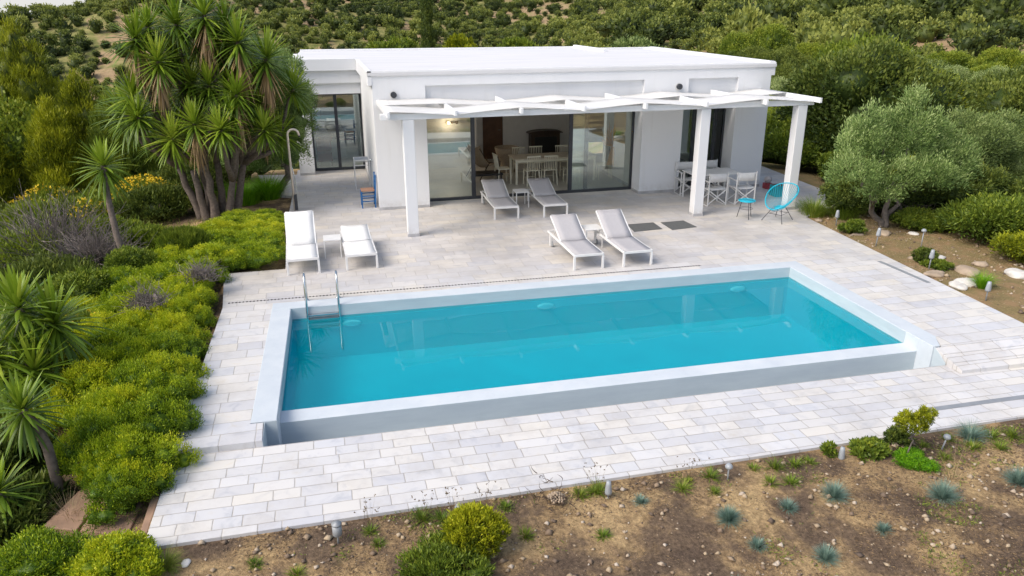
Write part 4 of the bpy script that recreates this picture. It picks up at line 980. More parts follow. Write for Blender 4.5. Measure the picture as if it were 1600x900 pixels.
def skirt(seed, n=75, Ln=.8):
    v, f, t = rosette(seed, n, Ln, .04, .9, -88, -35, 4)
    rng = np.random.default_rng(seed); return v-np.array([0, 0, .08]), f, rng.uniform(.2, .9, len(v)//15).repeat(15)
ROS = []
for k in range(4):
    v, f, t = rosette(500+k, 105, .80, .060, [.5, .35, .7, .45][k]); me = npmesh('leaf_rosette', v, f, M['leaf_yucca'], None, t); ROS.append(me.data); bpy.data.objects.remove(me)
SK = []
for k in range(2):
    v, f, t = skirt(600+k); me = npmesh('dead_leaf_skirt', v, f, M['dead_yucca'], None, t); SK.append(me.data); bpy.data.objects.remove(me)
def child(name, data, parent, loc, rot=(0,0,0), s=1):
    o = bpy.data.objects.new(name, data); C.objects.link(o); o.parent = parent; o.location = loc; o.rotation_euler = rot; o.scale = (s, s, s) if not isinstance(s, tuple) else s; return o
YC = (-1.95, 10.9)
yt = empty('yucca_tree', (YC[0], YC[1], gz(*YC)), 'huge many stemmed yucca tree with spiky leaf heads and brown hanging dead leaves', 'tree')
yz = gz(*YC)
heads = [  # x, y, z(world), scale, skirt, tilt towards
 (-3.16,10.6,4.35,1.10,1),(-2.70,10.3,3.85,1.15,1),(-2.30,11.1,4.65,1.10,0),(-1.62,10.9,4.85,1.15,1),(-.90,10.6,4.25,1.20,1),(-.30,10.7,3.85,1.20,1),(-1.35,11.2,3.95,1.05,0),
 (-3.45,10.6,3.05,1.15,0),(-2.15,11.0,3.30,1.0,0),(-1.70,10.7,3.25,1.0,0),(-1.05,10.2,3.05,1.05,1),(-3.75,11.2,2.55,1.25,0),(-2.60,10.0,2.10,1.05,0),(-2.05,9.9,2.45,1.0,1),(-1.45,9.7,2.30,1.0,0),
 (.25,11.3,3.05,1.1,0),(-.55,10.9,2.65,1.05,0),(-.15,11.2,1.95,1.05,0),(-1.9,11.4,4.2,1.05,0),(-2.5,11.4,3.6,1.1,0),(-.75,11.4,3.4,1.0,0),(-3.0,11.2,2.0,1.1,0),(-2.9,10.9,4.6,1.0,0),(-1.2,10.1,2.6,.95,0),(-.5,10.2,2.2,.95,0),(-1.15,11.0,4.6,1.0,0),(-3.3,10.2,2.6,1.0,0)]
stems = [((-2.15,0),1),((-1.7,.1),2),((-1.35,-.1),3),((-2.5,.2),4)]
rng = np.random.default_rng(77)
for _ in range(16): heads.append((rng.uniform(-3.1, -.6), rng.uniform(11.0, 11.8), rng.uniform(2.2, 4.3), rng.uniform(.9, 1.1), int(rng.random() < .3)))
bases = [(-2.30, 10.9), (-2.17, 10.7), (-2.05, 11.0), (-1.95, 10.6), (-1.80, 10.95), (-1.68, 10.68), (-1.56, 10.9), (-2.0, 10.8)]
forks = []
for bi, (bx, by) in enumerate(bases):
    fx, fy, fz = bx+(bx+1.90)*1.1+rng.normal()*.05, by+(by-10.8)*.6, .75+.9*rng.random()
    forks.append((fx, fy, fz))
    pts = crooked(rng, (bx-YC[0], by-YC[1], -.2), (fx-YC[0], fy-YC[1], fz-yz), 6, .010)
    limbs('trunk', M['yuccabark'], yt, [(pts, [.16, .115, .10, .09, .085, .08, .075])], 12)
for i, (x, y, z, s, sk) in enumerate(heads):
    fb = min(forks, key=lambda f: (f[0]-x)**2+(f[1]-y)**2+rng.random()*.3)
    a = np.array([fb[0]-YC[0], fb[1]-YC[1], fb[2]-yz-.05]); b = np.array([x-YC[0], y-YC[1], z-yz-.05])
    midp = a+(b-a)*.5+np.array([(b-a)[0]*.22, (b-a)[1]*.2, -.10])
    p1 = [tuple(a+(midp-a)*k/3+rng.normal(size=3)*.02) for k in range(3)]+[tuple(midp+(b-midp)*k/3+rng.normal(size=3)*.015*(k < 3)) for k in range(4)]
    limbs('branch', M['yuccabark'], yt, [(p1, [.082, .075, .068, .06, .055, .05, .045])], 9)
    tx, ty = (x-YC[0])*.13, -(y-YC[1])*.13
    ss = s*rng.uniform(.92, 1.05)
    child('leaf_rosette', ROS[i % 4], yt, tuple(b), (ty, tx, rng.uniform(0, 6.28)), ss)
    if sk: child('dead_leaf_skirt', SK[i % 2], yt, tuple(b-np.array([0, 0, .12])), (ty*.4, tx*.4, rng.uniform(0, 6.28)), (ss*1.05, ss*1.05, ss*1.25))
def young_yucca(label, base, path, head_s, rad=.05, extra=(), tilt=(0, 0)):
    t = empty('young_yucca', (base[0], base[1], base[2]), label, 'yucca')
    pts = [tuple(np.array(p)-np.array(base)) for p in path]
    limbs('trunk', M['yuccabark'], t, [(pts, [rad*(1.25-.4*i/(len(pts)-1)) for i in range(len(pts))])], 10)
    v, f, tt = rosette(int(abs(base[0]*1000)) % 999+7, 95, .66, .058, .55, -62, 86)
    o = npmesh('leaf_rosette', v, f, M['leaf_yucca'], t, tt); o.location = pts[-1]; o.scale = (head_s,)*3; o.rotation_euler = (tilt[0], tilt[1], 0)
    for (p, s) in extra: child('leaf_rosette', ROS[int(s*10) % 4], t, tuple(np.array(p)-np.array(base)), (0, 0, s*7), s)
    return t
young_yucca('young yucca with one spiky head on a thin leaning trunk, left of the big yucca', (-3.15, 6.45, gz(-3.15, 6.45)), [(-3.15,6.45,-.6),(-3.2,6.5,0),(-3.32,6.6,.7),(-3.40,6.8,1.4),(-3.42,7.0,2.0)], 1.15, .062)
young_yucca('yucca with curved bare trunk in front of the hedge', (-2.40,-1.24,-.6), [(-2.40,-1.24,-.6),(-2.38,-1.24,-.1),(-2.40,-1.22,.35),(-2.46,-1.2,.62),(-2.56,-1.2,.83)], .82, .052)
young_yucca('young yucca with a short trunk at the lower left picture edge', (-2.60,-1.78,-.65), [(-2.60,-1.78,-.65),(-2.66,-1.72,-.4),(-2.74,-1.66,-.12),(-2.80,-1.62,.1)], .78, .045)
young_yucca('large dark yucca with several drooping heads at the left picture edge', (-3.3,1.0,gz(-3.3,1.0)), [(-3.3,1.0,-.8),(-3.25,1.0,0),(-3.2,1.0,.7),(-3.2,1.0,1.25)], 1.15, .07, extra=[((-2.86,1.1,.95),1.05),((-3.5,.7,.75),1.1),((-3.05,.6,.5),.95),((-3.45,1.5,.9),1.0)])

# ------------------------------------------------------------ trees
def tree(name, label, cat, x, y, H, lobes, mat, seed, nc, nl, ll, lwid, trunks, group=None, z=None, bark='bark', core=.72, clr=.13, **kw):
    if y < -2.2: x, y = settle(x, y)
    z0 = gz(x, y) if z is None else z; t = empty(name, (x, y, z0), label, cat, group)
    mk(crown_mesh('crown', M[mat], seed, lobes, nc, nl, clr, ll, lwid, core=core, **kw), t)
    rng = np.random.default_rng(seed); limbs('trunk', M[bark], t, [(crooked(rng, a, b, 6, .05), [r*(1-.09*k) for k in range(7)]) for a, b, r in trunks])
    return t
rng = np.random.default_rng(9)
# olive tree right of the terrace
lob = [((-1.15,-.2,1.35),(.50,.55,.50)),((-.75,.1,1.95),(.45,.5,.55)),((-.25,.2,1.75),(.5,.5,.5)),((.35,.0,2.10),(.42,.5,.62)),((.95,.2,1.75),(.50,.55,.45)),((1.5,0,1.45),(.45,.5,.38)),((-.1,-.3,1.25),(.6,.5,.38)),((.6,-.4,1.3),(.5,.5,.38)),
       ((-.75,0,2.5),(.22,.26,.36)),((.40,.1,2.75),(.25,.28,.38)),((.05,.2,2.35),(.26,.3,.30)),((1.35,.2,2.05),(.26,.3,.26)),((-1.2,0,1.95),(.24,.3,.26)),((1.95,.0,1.6),(.24,.3,.22)),((.75,-.1,2.4),(.22,.25,.30)),((-1.0,0,2.25),(.16,.2,.3)),((1.7,0,1.95),(.16,.2,.22)),((-.5,-.3,.95),(.4,.4,.25)),((1.2,-.3,1.1),(.45,.4,.25)),((2.05,.1,1.2),(.3,.3,.25))]
tree('olive_tree', 'silvery green olive tree with twisted low trunk right of the terrace', 'tree', 13.75, 5.35, 3, [((c[0]*1.05, c[1]*1.25, c[2]*1.0), (r[0]*.86, r[1]*.86, r[2]*1.0)) for c, r in lob], 'leaf_olive', 700, 1500, 34, .085, .020,
     [((0,0,-.1),(-.55,0,.95),.085),((.05,.05,-.1),(.20,.1,1.0),.09),((.12,.1,-.05),(.55,.2,1.0),.07),((.3,.1,.7),(1.2,.1,1.5),.05),((-.5,0,.8),(-.95,0,1.9),.045),((.2,.1,.9),(.35,0,2.3),.045),((.5,.1,.9),(1.5,.1,1.6),.035),((-.3,0,.6),(-.2,.1,1.9),.04)], core=.30, up=.85, jit=.2, tdir=.4, fluff=.9, clr=.13, shell=(.65, 1.25))
tree('olive_tree', 'second olive tree with grey limbs at the right picture edge behind the juniper mounds', 'tree', 18.2, 8.3, 3, [((0,0,1.7),(1.2,1,.8)),((1.2,.3,1.9),(1.2,1,.9)),((-1.0,0,1.3),(.8,.7,.6)),((.5,-.5,2.3),(.8,.7,.6)),((2.0,-.4,1.5),(.8,.8,.7)),((-.6,.4,2.1),(.6,.6,.5)),((.2,0,2.7),(.45,.4,.35)),((1.6,0,2.6),(.5,.4,.4))], 'leaf_olivebright', 701, 2200, 24, .09, .024,
     [((0,0,-.1),(-.4,0,1.3),.10),((.1,0,-.1),(.9,.1,1.5),.10),((.05,0,.6),(.1,.1,1.9),.06)], core=.6, up=.5, shell=(.75,1.08), z=-.9)
tree('olive_tree', 'grey green olive tree standing behind the big yucca at the side wing', 'tree', -.30, 12.9, 4, [((0,0,2.6),(.8,.8,1.1)),((.45,-.3,2.0),(.55,.5,.8)),((-.5,0,2.1),(.9,.9,.9)),((.2,-.3,3.3),(.6,.6,.6)),((.75,-.5,2.6),(.32,.35,.55)),((.2,0,1.2),(.55,.5,.6)),((-.7,.2,1.1),(.9,.8,.8)),((-.5,0,3.7),(.6,.6,.5))], 'leaf_olive', 702, 1700, 24, .09, .022,
     [((0,0,-.1),(.05,0,1.6),.12),((0,0,.8),(.6,-.2,2.2),.06),((0,0,.9),(-.5,0,2.4),.06)], core=.7, up=.5, shell=(.75,1.08))
# soft yellow green pines at the far left
def pine(label, x, y, H, Rr, seed, mat='leaf_pine', grp='soft yellow green pines beyond the left garden', nc=1900, z=None):
    rng = np.random.default_rng(seed); lb = []
    for i in range(15):
        q = i/14; rad = Rr*(1-.78*q)*rng.uniform(.5, 1.0); a = i*2.4; s = Rr*(.46-.26*q)
        lb.append(((rad*np.cos(a)*.75, rad*np.sin(a)*.75, H*(.22+.68*q)), (s, s, s*1.35)))
    lb.append(((0, 0, H*.42), (Rr*.62, Rr*.62, H*.40)))
    for i in range(8):
        a = rng.uniform(0, 6.28); q = rng.random(); lb.append(((Rr*.6*q*np.cos(a), Rr*.6*q*np.sin(a), H*(.95-.35*q)), (Rr*.12, Rr*.12, H*.13)))
    return tree('pine_tree', label, 'tree', x, y, H, lb, mat, seed, nc, 24, .17, .018, [((0,0,-.1),(0,0,H*.7),.11)], grp, core=.72, up=1.3, fluff=.6, tdir=.35, z=z, shell=(.85,1.12))
pine('tall soft yellow green pine at the far left, the highest of its group', -7.9, 17.5, 5.7, 1.8, 801)
pine('soft yellow green pine cut by the left picture edge', -9.6, 17.0, 4.7, 1.9, 802)
pine('slim yellow green pine between the tall left pine and the big yucca', -6.2, 16.5, 3.9, 1.2, 803)
pine('small yellow green pine below the tall one, close to the yellow flowers', -6.6, 14.6, 3.2, .95, 804)
pine('small yellow green pine at the left edge above the yellow flowers', -8.3, 14.4, 3.2, 1.1, 805)
pine('dark narrow pine half hidden behind the left side of the big yucca', -5.0, 15.2, 3.1, 1.1, 806, mat='leaf_mid')
pine('yellow green pine rising right of the pergola on the near slope', 23.6, 17.6, 4.8, 1.9, 807, grp='soft pines on the slope right of the villa')
pine('smaller yellow green pine beside it, left of the olive tops', 21.3, 17.4, 3.9, 1.4, 808, grp='soft pines on the slope right of the villa')
pine('yellow tipped pine sapling showing between the olive tree tops', 24.6, 15.2, 3.6, .9, 809, grp='soft pines on the slope right of the villa')
# cypress behind the roof
cyz = gz(9.4, 52)
lb = [((0,0,.5+i*1.0),(.66*(1-abs(i-5)/16),.66*(1-abs(i-5)/16),1.0)) for i in range(14)]
tree('cypress', 'tall slim dark cypress rising behind the villa roof', 'tree', 8.75, 46.5, 11, [((c[0], c[1], c[2]*1.0), (r[0]*.8, r[1]*.8, r[2])) for c, r in lb], 'leaf_dark', 810, 1800, 20, .16, .05, [((0,0,-.5),(0,0,6),.15)], z=-7.2, up=2.0, fluff=.4, core=.85)
# tops of trees peeping over the roof edge
for i, (x, y, h, mat, lab) in enumerate(((11.4, 48.5, 1.4, 'leaf_pine', 'bright green treetop right of the cypress over the roof edge'), (15.6, 49, 1.5, 'leaf_mid', 'wide green treetop over the middle of the roof edge'), (23.6, 44, 1.4, 'leaf_olivebright', 'pale silvery treetop above the roof step'), (7.3, 58, 1.2, 'leaf_mid', 'small dark treetop left of the cypress over the roof edge'))):
    zz = 4.9-math.hypot(x-CAM.x, y-CAM.y)*.046-h*2.0+.55
    shrub('roadside_tree', lab, 'tree', x, y, 1.5+.3*i % 2, h*2.1, mat, 820+i, nc=420, nl=20, ll=.30, lwid=.12, z=zz, stem=True)

# junipers and garden shrubs on the right
shrub('juniper_mound', 'wide dark green juniper mound with bare grey stems behind the dry bed', 'shrub', 16.3, 6.0, 1.35, 1.25, 'leaf_dark', 330, nc=1500, nl=26, ll=.11, lwid=.03, nlob=14, small=.38, up=.5, tw='deadtwig', tdir=.5)
shrub('juniper_mound', 'olive green juniper mound at the right picture edge behind the white boulder', 'shrub', 15.6, 3.6, 1.15, .95, 'leaf_mid', 331, nc=1500, nl=24, ll=.10, lwid=.03, nlob=14, small=.38, tw='deadtwig')
shrub('juniper_mound', 'low brownish green juniper mound beyond the right picture edge side', 'shrub', 15.0, 2.2, .8, .6, 'leaf_pine', 332, nc=900, nl=24, ll=.08, lwid=.025, nlob=12, small=.38)
shrub('garden_shrub', 'bright green low shrub at the foot of the olive tree', 'shrub', 14.6, 5.15, .55, .42, 'leaf_mid', 333, nc=600, ll=.07)
shrub('garden_shrub', 'dark green shrub between the olive trunk and the terrace path', 'shrub', 13.75, 6.6, .7, .9, 'leaf_dark', 334, nc=700, ll=.08)
shrub('garden_shrub', 'dark low shrub left of the olive trunk', 'shrub', 14.6, 6.6, .8, .8, 'leaf_dark', 335, nc=700, ll=.08)
shrub('garden_shrub', 'small dark green plant among white stones at the right terrace edge', 'plant', 12.75, 2.85, .22, .30, 'leaf_dark', 336, nc=200, ll=.05)
shrub('garden_shrub', 'low dark plant creeping beside the white stones', 'plant', 12.75, 2.5, .26, .16, 'leaf_mid', 337, nc=200, ll=.045)
shrub('garden_shrub', 'small weed in the dry bed near the terrace edge', 'plant', 12.75, 5.1, .28, .32, 'leaf_mid', 338, nc=260, ll=.05)
shrub('yellow_green_shrub', 'yellow green leafy shrub between the olive tree and the juniper mound', 'shrub', 16.6, 7.9, .8, 1.15, 'leaf_pine', 339, nc=700, ll=.10)
GR = 'dense green bushes behind the path right of the villa'
for i, (x, y, Rr, H, mat) in enumerate([(16.4,12.8,1.2,1.5,'leaf_mid'),(17.2,15.2,1.4,1.8,'leaf_mid'),(18.6,18.5,1.6,2.0,'leaf_mid'),(19.3,13.5,1.3,1.9,'leaf_mid'),(17.6,10.5,1.2,1.3,'leaf_dark'),(16.2,10.2,.8,.9,'leaf_mid'),(20.5,22,1.8,2.3,'leaf_mid'),(20.0,16.0,1.3,1.5,'leaf_mid'),(24.0,21.5,1.7,2.4,'leaf_dark'),(20.5,10.5,1.2,1.6,'leaf_mid'),(22.5,12.5,1.3,1.5,'leaf_mid'),(25.5,13.6,1.6,1.8,'leaf_mid'),(27,19.5,1.8,2.8,'leaf_dark'),(29,17,1.8,2.8,'leaf_dark'),(26,12.5,1.4,2.2,'leaf_mid'),(21,7.5,1.2,1.9,'leaf_dark'),(23.5,8.5,1.4,2.2,'leaf_mid'),(17.5,3.6,1.0,1.2,'leaf_dark'),(19.5,4.5,1.2,1.6,'leaf_mid'),(17.4,5.2,.9,1.1,'leaf_dark'),(16.0,8.8,.9,1.0,'leaf_dark'),(15.3,7.6,.8,.8,'leaf_dark')]):
    shrub('dense_bush', 'dense green bush in the thicket right of the villa and behind the olive tree', 'bush', x, y, Rr, H, mat, 340+i, group=GR, nc=800, nl=22, ll=.13, lwid=.05, nlob=10)

# dark undergrowth left of the hedge
GL = 'dark undergrowth bushes left of the hedge'
for i, (x, y, Rr, H, mat) in enumerate([(-3.9,1.6,.9,.9,'leaf_dark'),(-3.4,-.5,.7,.6,'leaf_dark'),(-4.4,3.4,1.0,1.1,'leaf_dark'),(-3.0,-1.5,.6,.4,'leaf_dark'),(-4.6,6.2,.9,.9,'leaf_dark'),(-5.6,8.2,1.1,1.1,'leaf_mid'),(-4.3,9.2,.9,.8,'leaf_mid'),(-6.4,11.2,1.1,1.2,'leaf_mid'),(-3.5,11.5,.9,.9,'leaf_dark'),(-5.0,12.4,1.0,1.0,'leaf_mid'),(-7.6,12.8,1.1,1.0,'leaf_dark'),(-7.0,9.6,1.0,1.1,'leaf_dark'),(-8.6,11.5,1.1,1.0,'leaf_mid'),(-3.9,13.6,1.0,.9,'leaf_dark'),(-2.6,13.8,1.0,1.2,'leaf_dark'),(-1.6,15,1.1,1.6,'leaf_dark'),(-5.9,6.0,.9,.8,'leaf_dark'),(-4.6,-.2,.9,.6,'leaf_dark'),(-3.3,8.6,.6,.5,'leaf_mid')]):
    shrub('undergrowth_bush', 'dark green bush in the undergrowth left of the hedge', 'bush', x, y, Rr, H, mat, 370+i, group=GL, nc=650, nl=20, ll=.12, lwid=.03, up=.9, core=.7)

# grey dead shrub
def twigs(name, mat, parent, seed, n, Ln, w=.006, spread=.8, upb=.6, segs=6, origin=.12):
    rng = np.random.default_rng(seed); V = []; F = []; off = 0
    for i in range(n):
        p = rng.normal(size=3)*origin; p[2] = abs(p[2])*.5; d = unit(rng.normal(size=3)*np.array([spread, spread, .4])+np.array([0, 0, upb])); pts = [p]; L0 = Ln*rng.uniform(.4, 1.1)
        for k in range(segs): d = unit(d+rng.normal(size=3)*.28); p = p+d*L0/segs; pts.append(p)
        s = unit(np.cross(d, rng.normal(size=3))); s2 = unit(np.cross(d, s))
        for side in (s, s2):
            vs = []
            for k, q in enumerate(pts): ww = w*(1.6-1.4*k/segs); vs += [q-side*ww, q+side*ww]
            V.append(np.array(vs)); F += [(off+2*k, off+2*k+1, off+2*k+3, off+2*k+2) for k in range(segs)]; off += len(vs)
    return npmesh(name, np.vstack(V), np.array(F), mat, parent)
for i, (x, y, s, lab) in enumerate(((-5.1, 8.4, 1.7, 'big leafless grey shrub of tangled bare branches left of the young yucca'), (-4.0, 7.3, 1.1, 'smaller leafless grey shrub right below the big one'), (-2.35, .55, .45, 'tuft of dead grey branches in the gap of the hedge'), (-1.50, 4.45, .36, 'small brown dead patch of twigs where the hedge meets the back terrace corner'), (-2.15, 3.2, .42, 'brown dead branches poking out of the middle of the hedge'))):
    t = empty('dead_shrub', (x, y, gz(x, y)+.05 if i < 2 else (-.1 if i == 2 else .30)), lab, 'dead shrub'); twigs('branches', M['deadtwig'], t, 900+i, 900 if i < 2 else (60 if i == 2 else 220), s*1.15, .010 if i < 2 else .005, 1.0, .8)
    limbs('trunk', M['deadtwig'], t, [(crooked(np.random.default_rng(i), (0,0,-.2), (.1,0,.5*s)), [.03]*7)])
t = empty('dead_shrub', (15.0, 6.0, gz(15.0, 6.0)), 'bare grey stems under the wide juniper mound', 'dead shrub'); twigs('branches', M['deadtwig'], t, 905, 200, .9, .009, 1.0, .8)

# yellow flowering bushes
def flower_bush(label, x, y, Rr, H, seed, z=None, nf=260):
    t = shrub('flowering_bush', label, 'flowering bush', x, y, Rr, H, 'leaf_mid', seed, 'yellow flowering bushes in the left garden', nc=420, nl=22, ll=.16, lwid=.012, up=1.2, core=.5, z=z)
    rng = np.random.default_rng(seed); a = rng.uniform(0, 6.28, nf); q = np.sqrt(rng.random(nf))
    c = np.stack([q*np.cos(a)*Rr*1.05, q*np.sin(a)*Rr*1.05, H*(1.02-.35*q*q)+rng.uniform(-.05, .14, nf)], -1)
    pos = np.repeat(c, 5, 0); d = rng.normal(size=pos.shape); v, f, tt = leaves(rng, pos, d, .045, .040, np.zeros(len(pos))); npmesh('flowers', v, f, M['yellowflower'], t)
    return t
flower_bush('yellow flowering bush at the foot of the big yucca', -4.05, 12.6, .85, 1.15, 921, z=-.55, nf=380)
flower_bush('yellow flowering bush at the left picture edge below the pines', -8.3, 12.6, .85, 1.25, 922, z=-1.1, nf=320)
flower_bush('tall yellow flowering bush between the pines and the young yucca', -6.6, 13.2, .9, 1.25, 923, z=-.9, nf=170)
flower_bush('small yellow flowering bush beside the young yucca head', -5.1, 11.4, .5, .9, 924, z=-.6, nf=110)
flower_bush('small orange yellow flowering plant next to the dark left yucca', -3.15, 3.1, .35, .75, 925, z=-.45, nf=50)

# ------------------------------------------------------------ tufts and grasses
def tuft_mesh(seed, n, Ln, w, lo=15, hi=88, droop=.35, segs=3, rad=.04, t0=.5):
    rng = np.random.default_rng(seed); V = []; F = []; T = []; off = 0
    for i in range(n):
        el = np.radians(rng.uniform(lo, hi)); az = rng.uniform(0, 6.28); L0 = Ln*rng.uniform(.6, 1.1); s = np.array([-np.sin(az), np.cos(az), 0]); p = np.array([np.cos(az), np.sin(az), 0])*rng.uniform(0, rad); e = el; vs = []
        for k in range(segs+1):
            ww = w*(1-.9*k/segs); vs += [p-s*ww/2, p+s*ww/2]; p = p+np.array([np.cos(az)*np.cos(e), np.sin(az)*np.cos(e), np.sin(e)])*L0/segs; e -= droop
        V.append(np.array(vs)); F += [(off+2*k, off+2*k+1, off+2*k+3, off+2*k+2) for k in range(segs)]; T.append(np.full(len(vs), t0+rng.normal()*.2)); off += len(vs)
    return np.vstack(V), np.array(F), np.concatenate(T)
def tuft(name, label, cat, x, y, mat, seed, n, Ln, w, group=None, z=None, **kw):
    if y < -2.2: x, y = settle(x, y)
    v, f, t = tuft_mesh(seed, n, Ln, w, **kw); o = npmesh(name, v, f, M[mat], None, t); o.location = (x, y, (gz(x, y) if z is None else z)-.01); tag(o, label, cat, group); return o
FG = 'blue grey fescue tufts in the front soil bed'
for i, (x, y, s, lab) in enumerate([(4.78,-3.48,.155,'blue grey grass tuft lowest on the left of the front bed, round and full'), (6.15,-3.40,.17,'large blue grey grass tuft in the middle of the front bed'), (7.32,-3.72,.20,'large blue grey grass tuft left of the picture edge one, beneath the bare stalks'), (8.40,-3.70,.19,'blue grey grass tuft cut by the right picture edge'),
        (5.52,-3.46,.11,'small pale blue grey grass tuft between the two full ones'), (5.42,-4.28,.14,'blue grey grass tuft near the bottom edge, middle of the bed'), (4.85,-3.95,.10,'thin pale blue grey tuft below the leftmost full one'), (6.28,-4.05,.09,'thin pale tuft in the lower right soil'), (4.32,-4.45,.12,'blue grey grass tuft half cut by the bottom picture edge'), (3.98,-2.95,.09,'tiny pale green tuft right of the conical garden light')]):
    tuft('fescue_tuft', lab, 'grass tuft', x, y, 'fescue', 950+i, int(600*(s/.15)), s*1.15, .006, FG, lo=5, hi=88, droop=.12, rad=.03)
tuft('grass_clump', 'tall bright green grass clump between the terrace corner column and the olive tree', 'grass', 12.85, 6.75, 'grass', 970, 900, .55, .010, rad=.35, lo=40)
tuft('grass_clump', 'second green grass clump further along the terrace edge', 'grass', 13.35, 6.25, 'grass', 971, 700, .45, .010, rad=.35, lo=40)
tuft('grass_clump', 'yellow green feathery seedling at the far right terrace edge', 'plant', 12.65, 1.25, 'lime', 972, 500, .38, .008, rad=.08, lo=45)
tuft('grass_clump', 'tall bright green grass fountain beside the white slab at the side wing', 'grass', -.75, 12.4, 'lime', 973, 1500, .75, .014, rad=.35, lo=45)
tuft('grass_clump', 'bright green grass strip right behind the garden shower', 'grass', -1.35, 12.0, 'lime', 974, 1500, .7, .014, rad=.45, lo=45)
tuft('grass_clump', 'yellow green grass tuft beside the bottom left bush', 'grass', -1.02, -2.78, 'grass', 975, 420, .22, .006, rad=.05, lo=10, t0=.75)
tuft('grass_clump', 'dry straw tuft under the curved yucca trunk', 'grass', -2.15, -1.75, 'drygrass', 976, 160, .35, .005, rad=.15, lo=35)
tuft('grass_clump', 'thin dry grass tuft beside the mushroom shaped light', 'grass', 13.2, 3.3, 'drygrass', 977, 260, .35, .005, rad=.12, lo=35)
tuft('grass_clump', 'tall grey green tuft at the terrace edge right of the leaning light', 'grass', 8.62, -2.75, 'fescue', 978, 420, .26, .007, rad=.08, lo=30)
tuft('bare_stalks', 'few long bare stalks rising from the soil at the lower right', 'dry plant', 7.72, -3.45, 'drygrass', 979, 16, .75, .006, rad=.08, lo=35, hi=80, droop=.05)
WG = 'small green weeds along the front terrace edge'
rng = np.random.default_rng(44)
wx = [(.95,-2.72),(1.55,-2.66),(1.75,-2.72),(2.5,-2.68),(3.35,-2.68),(3.5,-2.66),(3.62,-2.67),(4.65,-2.72),(5.0,-2.70),(5.55,-2.68),(5.8,-2.72),(6.1,-2.74),(6.35,-2.72),(4.9,-3.0),(4.5,-2.85),(-.15,-2.95),(.25,-3.2),(1.05,-2.95),(5.8,-3.05),(7.9,-2.75),(8.3,-2.7),(8.9,-2.8),(9.2,-2.85),(5.6,-3.0),(3.4,-3.4),(2.6,-3.2),(8.45,-2.95),(8.8,-3.05),(7.95,-3.05)]
for i, (x, y) in enumerate(wx):
    tuft('small_weed', 'small green weed sprouting from the soil along the front edge of the terrace', 'weed', x+rng.normal()*.03, y, ['grass', 'leaf_mid', 'grass'][i % 3], 1000+i, 110, rng.uniform(.07, .17), .011, WG, rad=.05, lo=10, droop=.25)
# thin seeded stalks standing against the paving
for i, (x, y) in enumerate([(1.0,-2.66),(1.62,-2.64),(1.9,-2.65),(3.58,-2.64),(2.25,-2.66),(4.72,-2.66)]):
    v, f, t = tuft_mesh(1100+i, 16, .30, .0035, lo=55, hi=88, droop=.04); rng2 = np.random.default_rng(i)
    tips = v.reshape(16, 8, 3)[:, -1]; vv, ff, tt = leaves(rng2, np.repeat(tips, 4, 0), rng2.normal(size=(64, 3)), .018, .014, np.full(64, .1))
    o = npmesh('seeded_stalks', np.vstack([v, vv]), np.vstack([f, ff+len(v)]), M['drygrass'], None, np.concatenate([t*.3, tt])); x, y = settle(x, y); o.location = (x, y, gz(x, y)); tag(o, 'thin dry seed stalks standing up before the paving at the front edge', 'dry plant', 'dry seed stalks along the front edge')

# small yellow green tree in the front bed
lb = [((0,0,.42),(.14,.12,.07)),((-.15,0,.47),(.09,.09,.06)),((.14,.03,.48),(.09,.09,.07)),((.05,-.05,.54),(.07,.07,.06)),((-.09,.05,.53),(.06,.07,.05)),((.21,0,.55),(.04,.04,.06)),((-.23,0,.51),(.045,.05,.04)),((.07,0,.61),(.025,.03,.05)),((-.03,0,.35),(.07,.06,.04))]
tree('small_tree', 'small yellow green ornamental tree with a thin trunk at the front right terrace edge', 'small tree', 7.56, -2.90, .5, lb, 'leaf_pine', 811, 380, 22, .030, .011, [((0,0,-.05),(0,0,.34),.013),((0,0,.22),(-.15,0,.45),.007),((0,0,.22),(.15,.02,.46),.007),((0,0,.24),(.05,0,.5),.006)], core=.3, tdir=.3, clr=.025)

# withered artichoke like head
t = empty('withered_succulent', (3.02, -2.86, gz(3.02, -2.86)), 'dark withered rosette with pale knobs on the soil near the terrace edge', 'plant')
m = MB(); rr_ = random.Random(4)
for k in range(46):
    a = k*2.4; q = math.sqrt(k/46)*.10; c = Vector((q*math.cos(a), q*math.sin(a), .10-.6*q)); m.lathe([(0, -.018), (.014, -.008), (.015, .006), (0, .02)], c, 7)
m.build('knobs', M['rock2'], t, smooth=True); twigs('stems', M['twig'], t, 990, 90, .14, .004, 1.0, .3)

# ------------------------------------------------------------ rocks and litter
def rock(label, x, y, r, seed, mat='rock', flat=.55, group=None, sink=.3):
    bm = bmesh.new(); bmesh.ops.create_icosphere(bm, subdivisions=3, radius=1)
    rng = np.random.default_rng(seed); o3 = rng.uniform(0, 100, 3)
    for v in bm.verts:
        n = fbm(np.array([v.co.x*1.3+o3[0]]), np.array([v.co.y*1.3+v.co.z*1.1+o3[1]]), seed, 3)[0]; v.co *= .7+.6*n
        v.co.x *= 1.35; v.co.z *= flat
    me = bpy.data.meshes.new('rock'); bm.to_mesh(me); bm.free(); me.materials.append(M[mat]); o = bpy.data.objects.new('rock', me); C.objects.link(o)
    for p in me.polygons: p.use_smooth = True
    o.scale = (r,)*3; o.location = (x, y, gz(x, y)+r*flat*(1-sink)*.5); o.rotation_euler = (0, 0, rng.uniform(0, 6.28)); tag(o, label, 'rock', group)
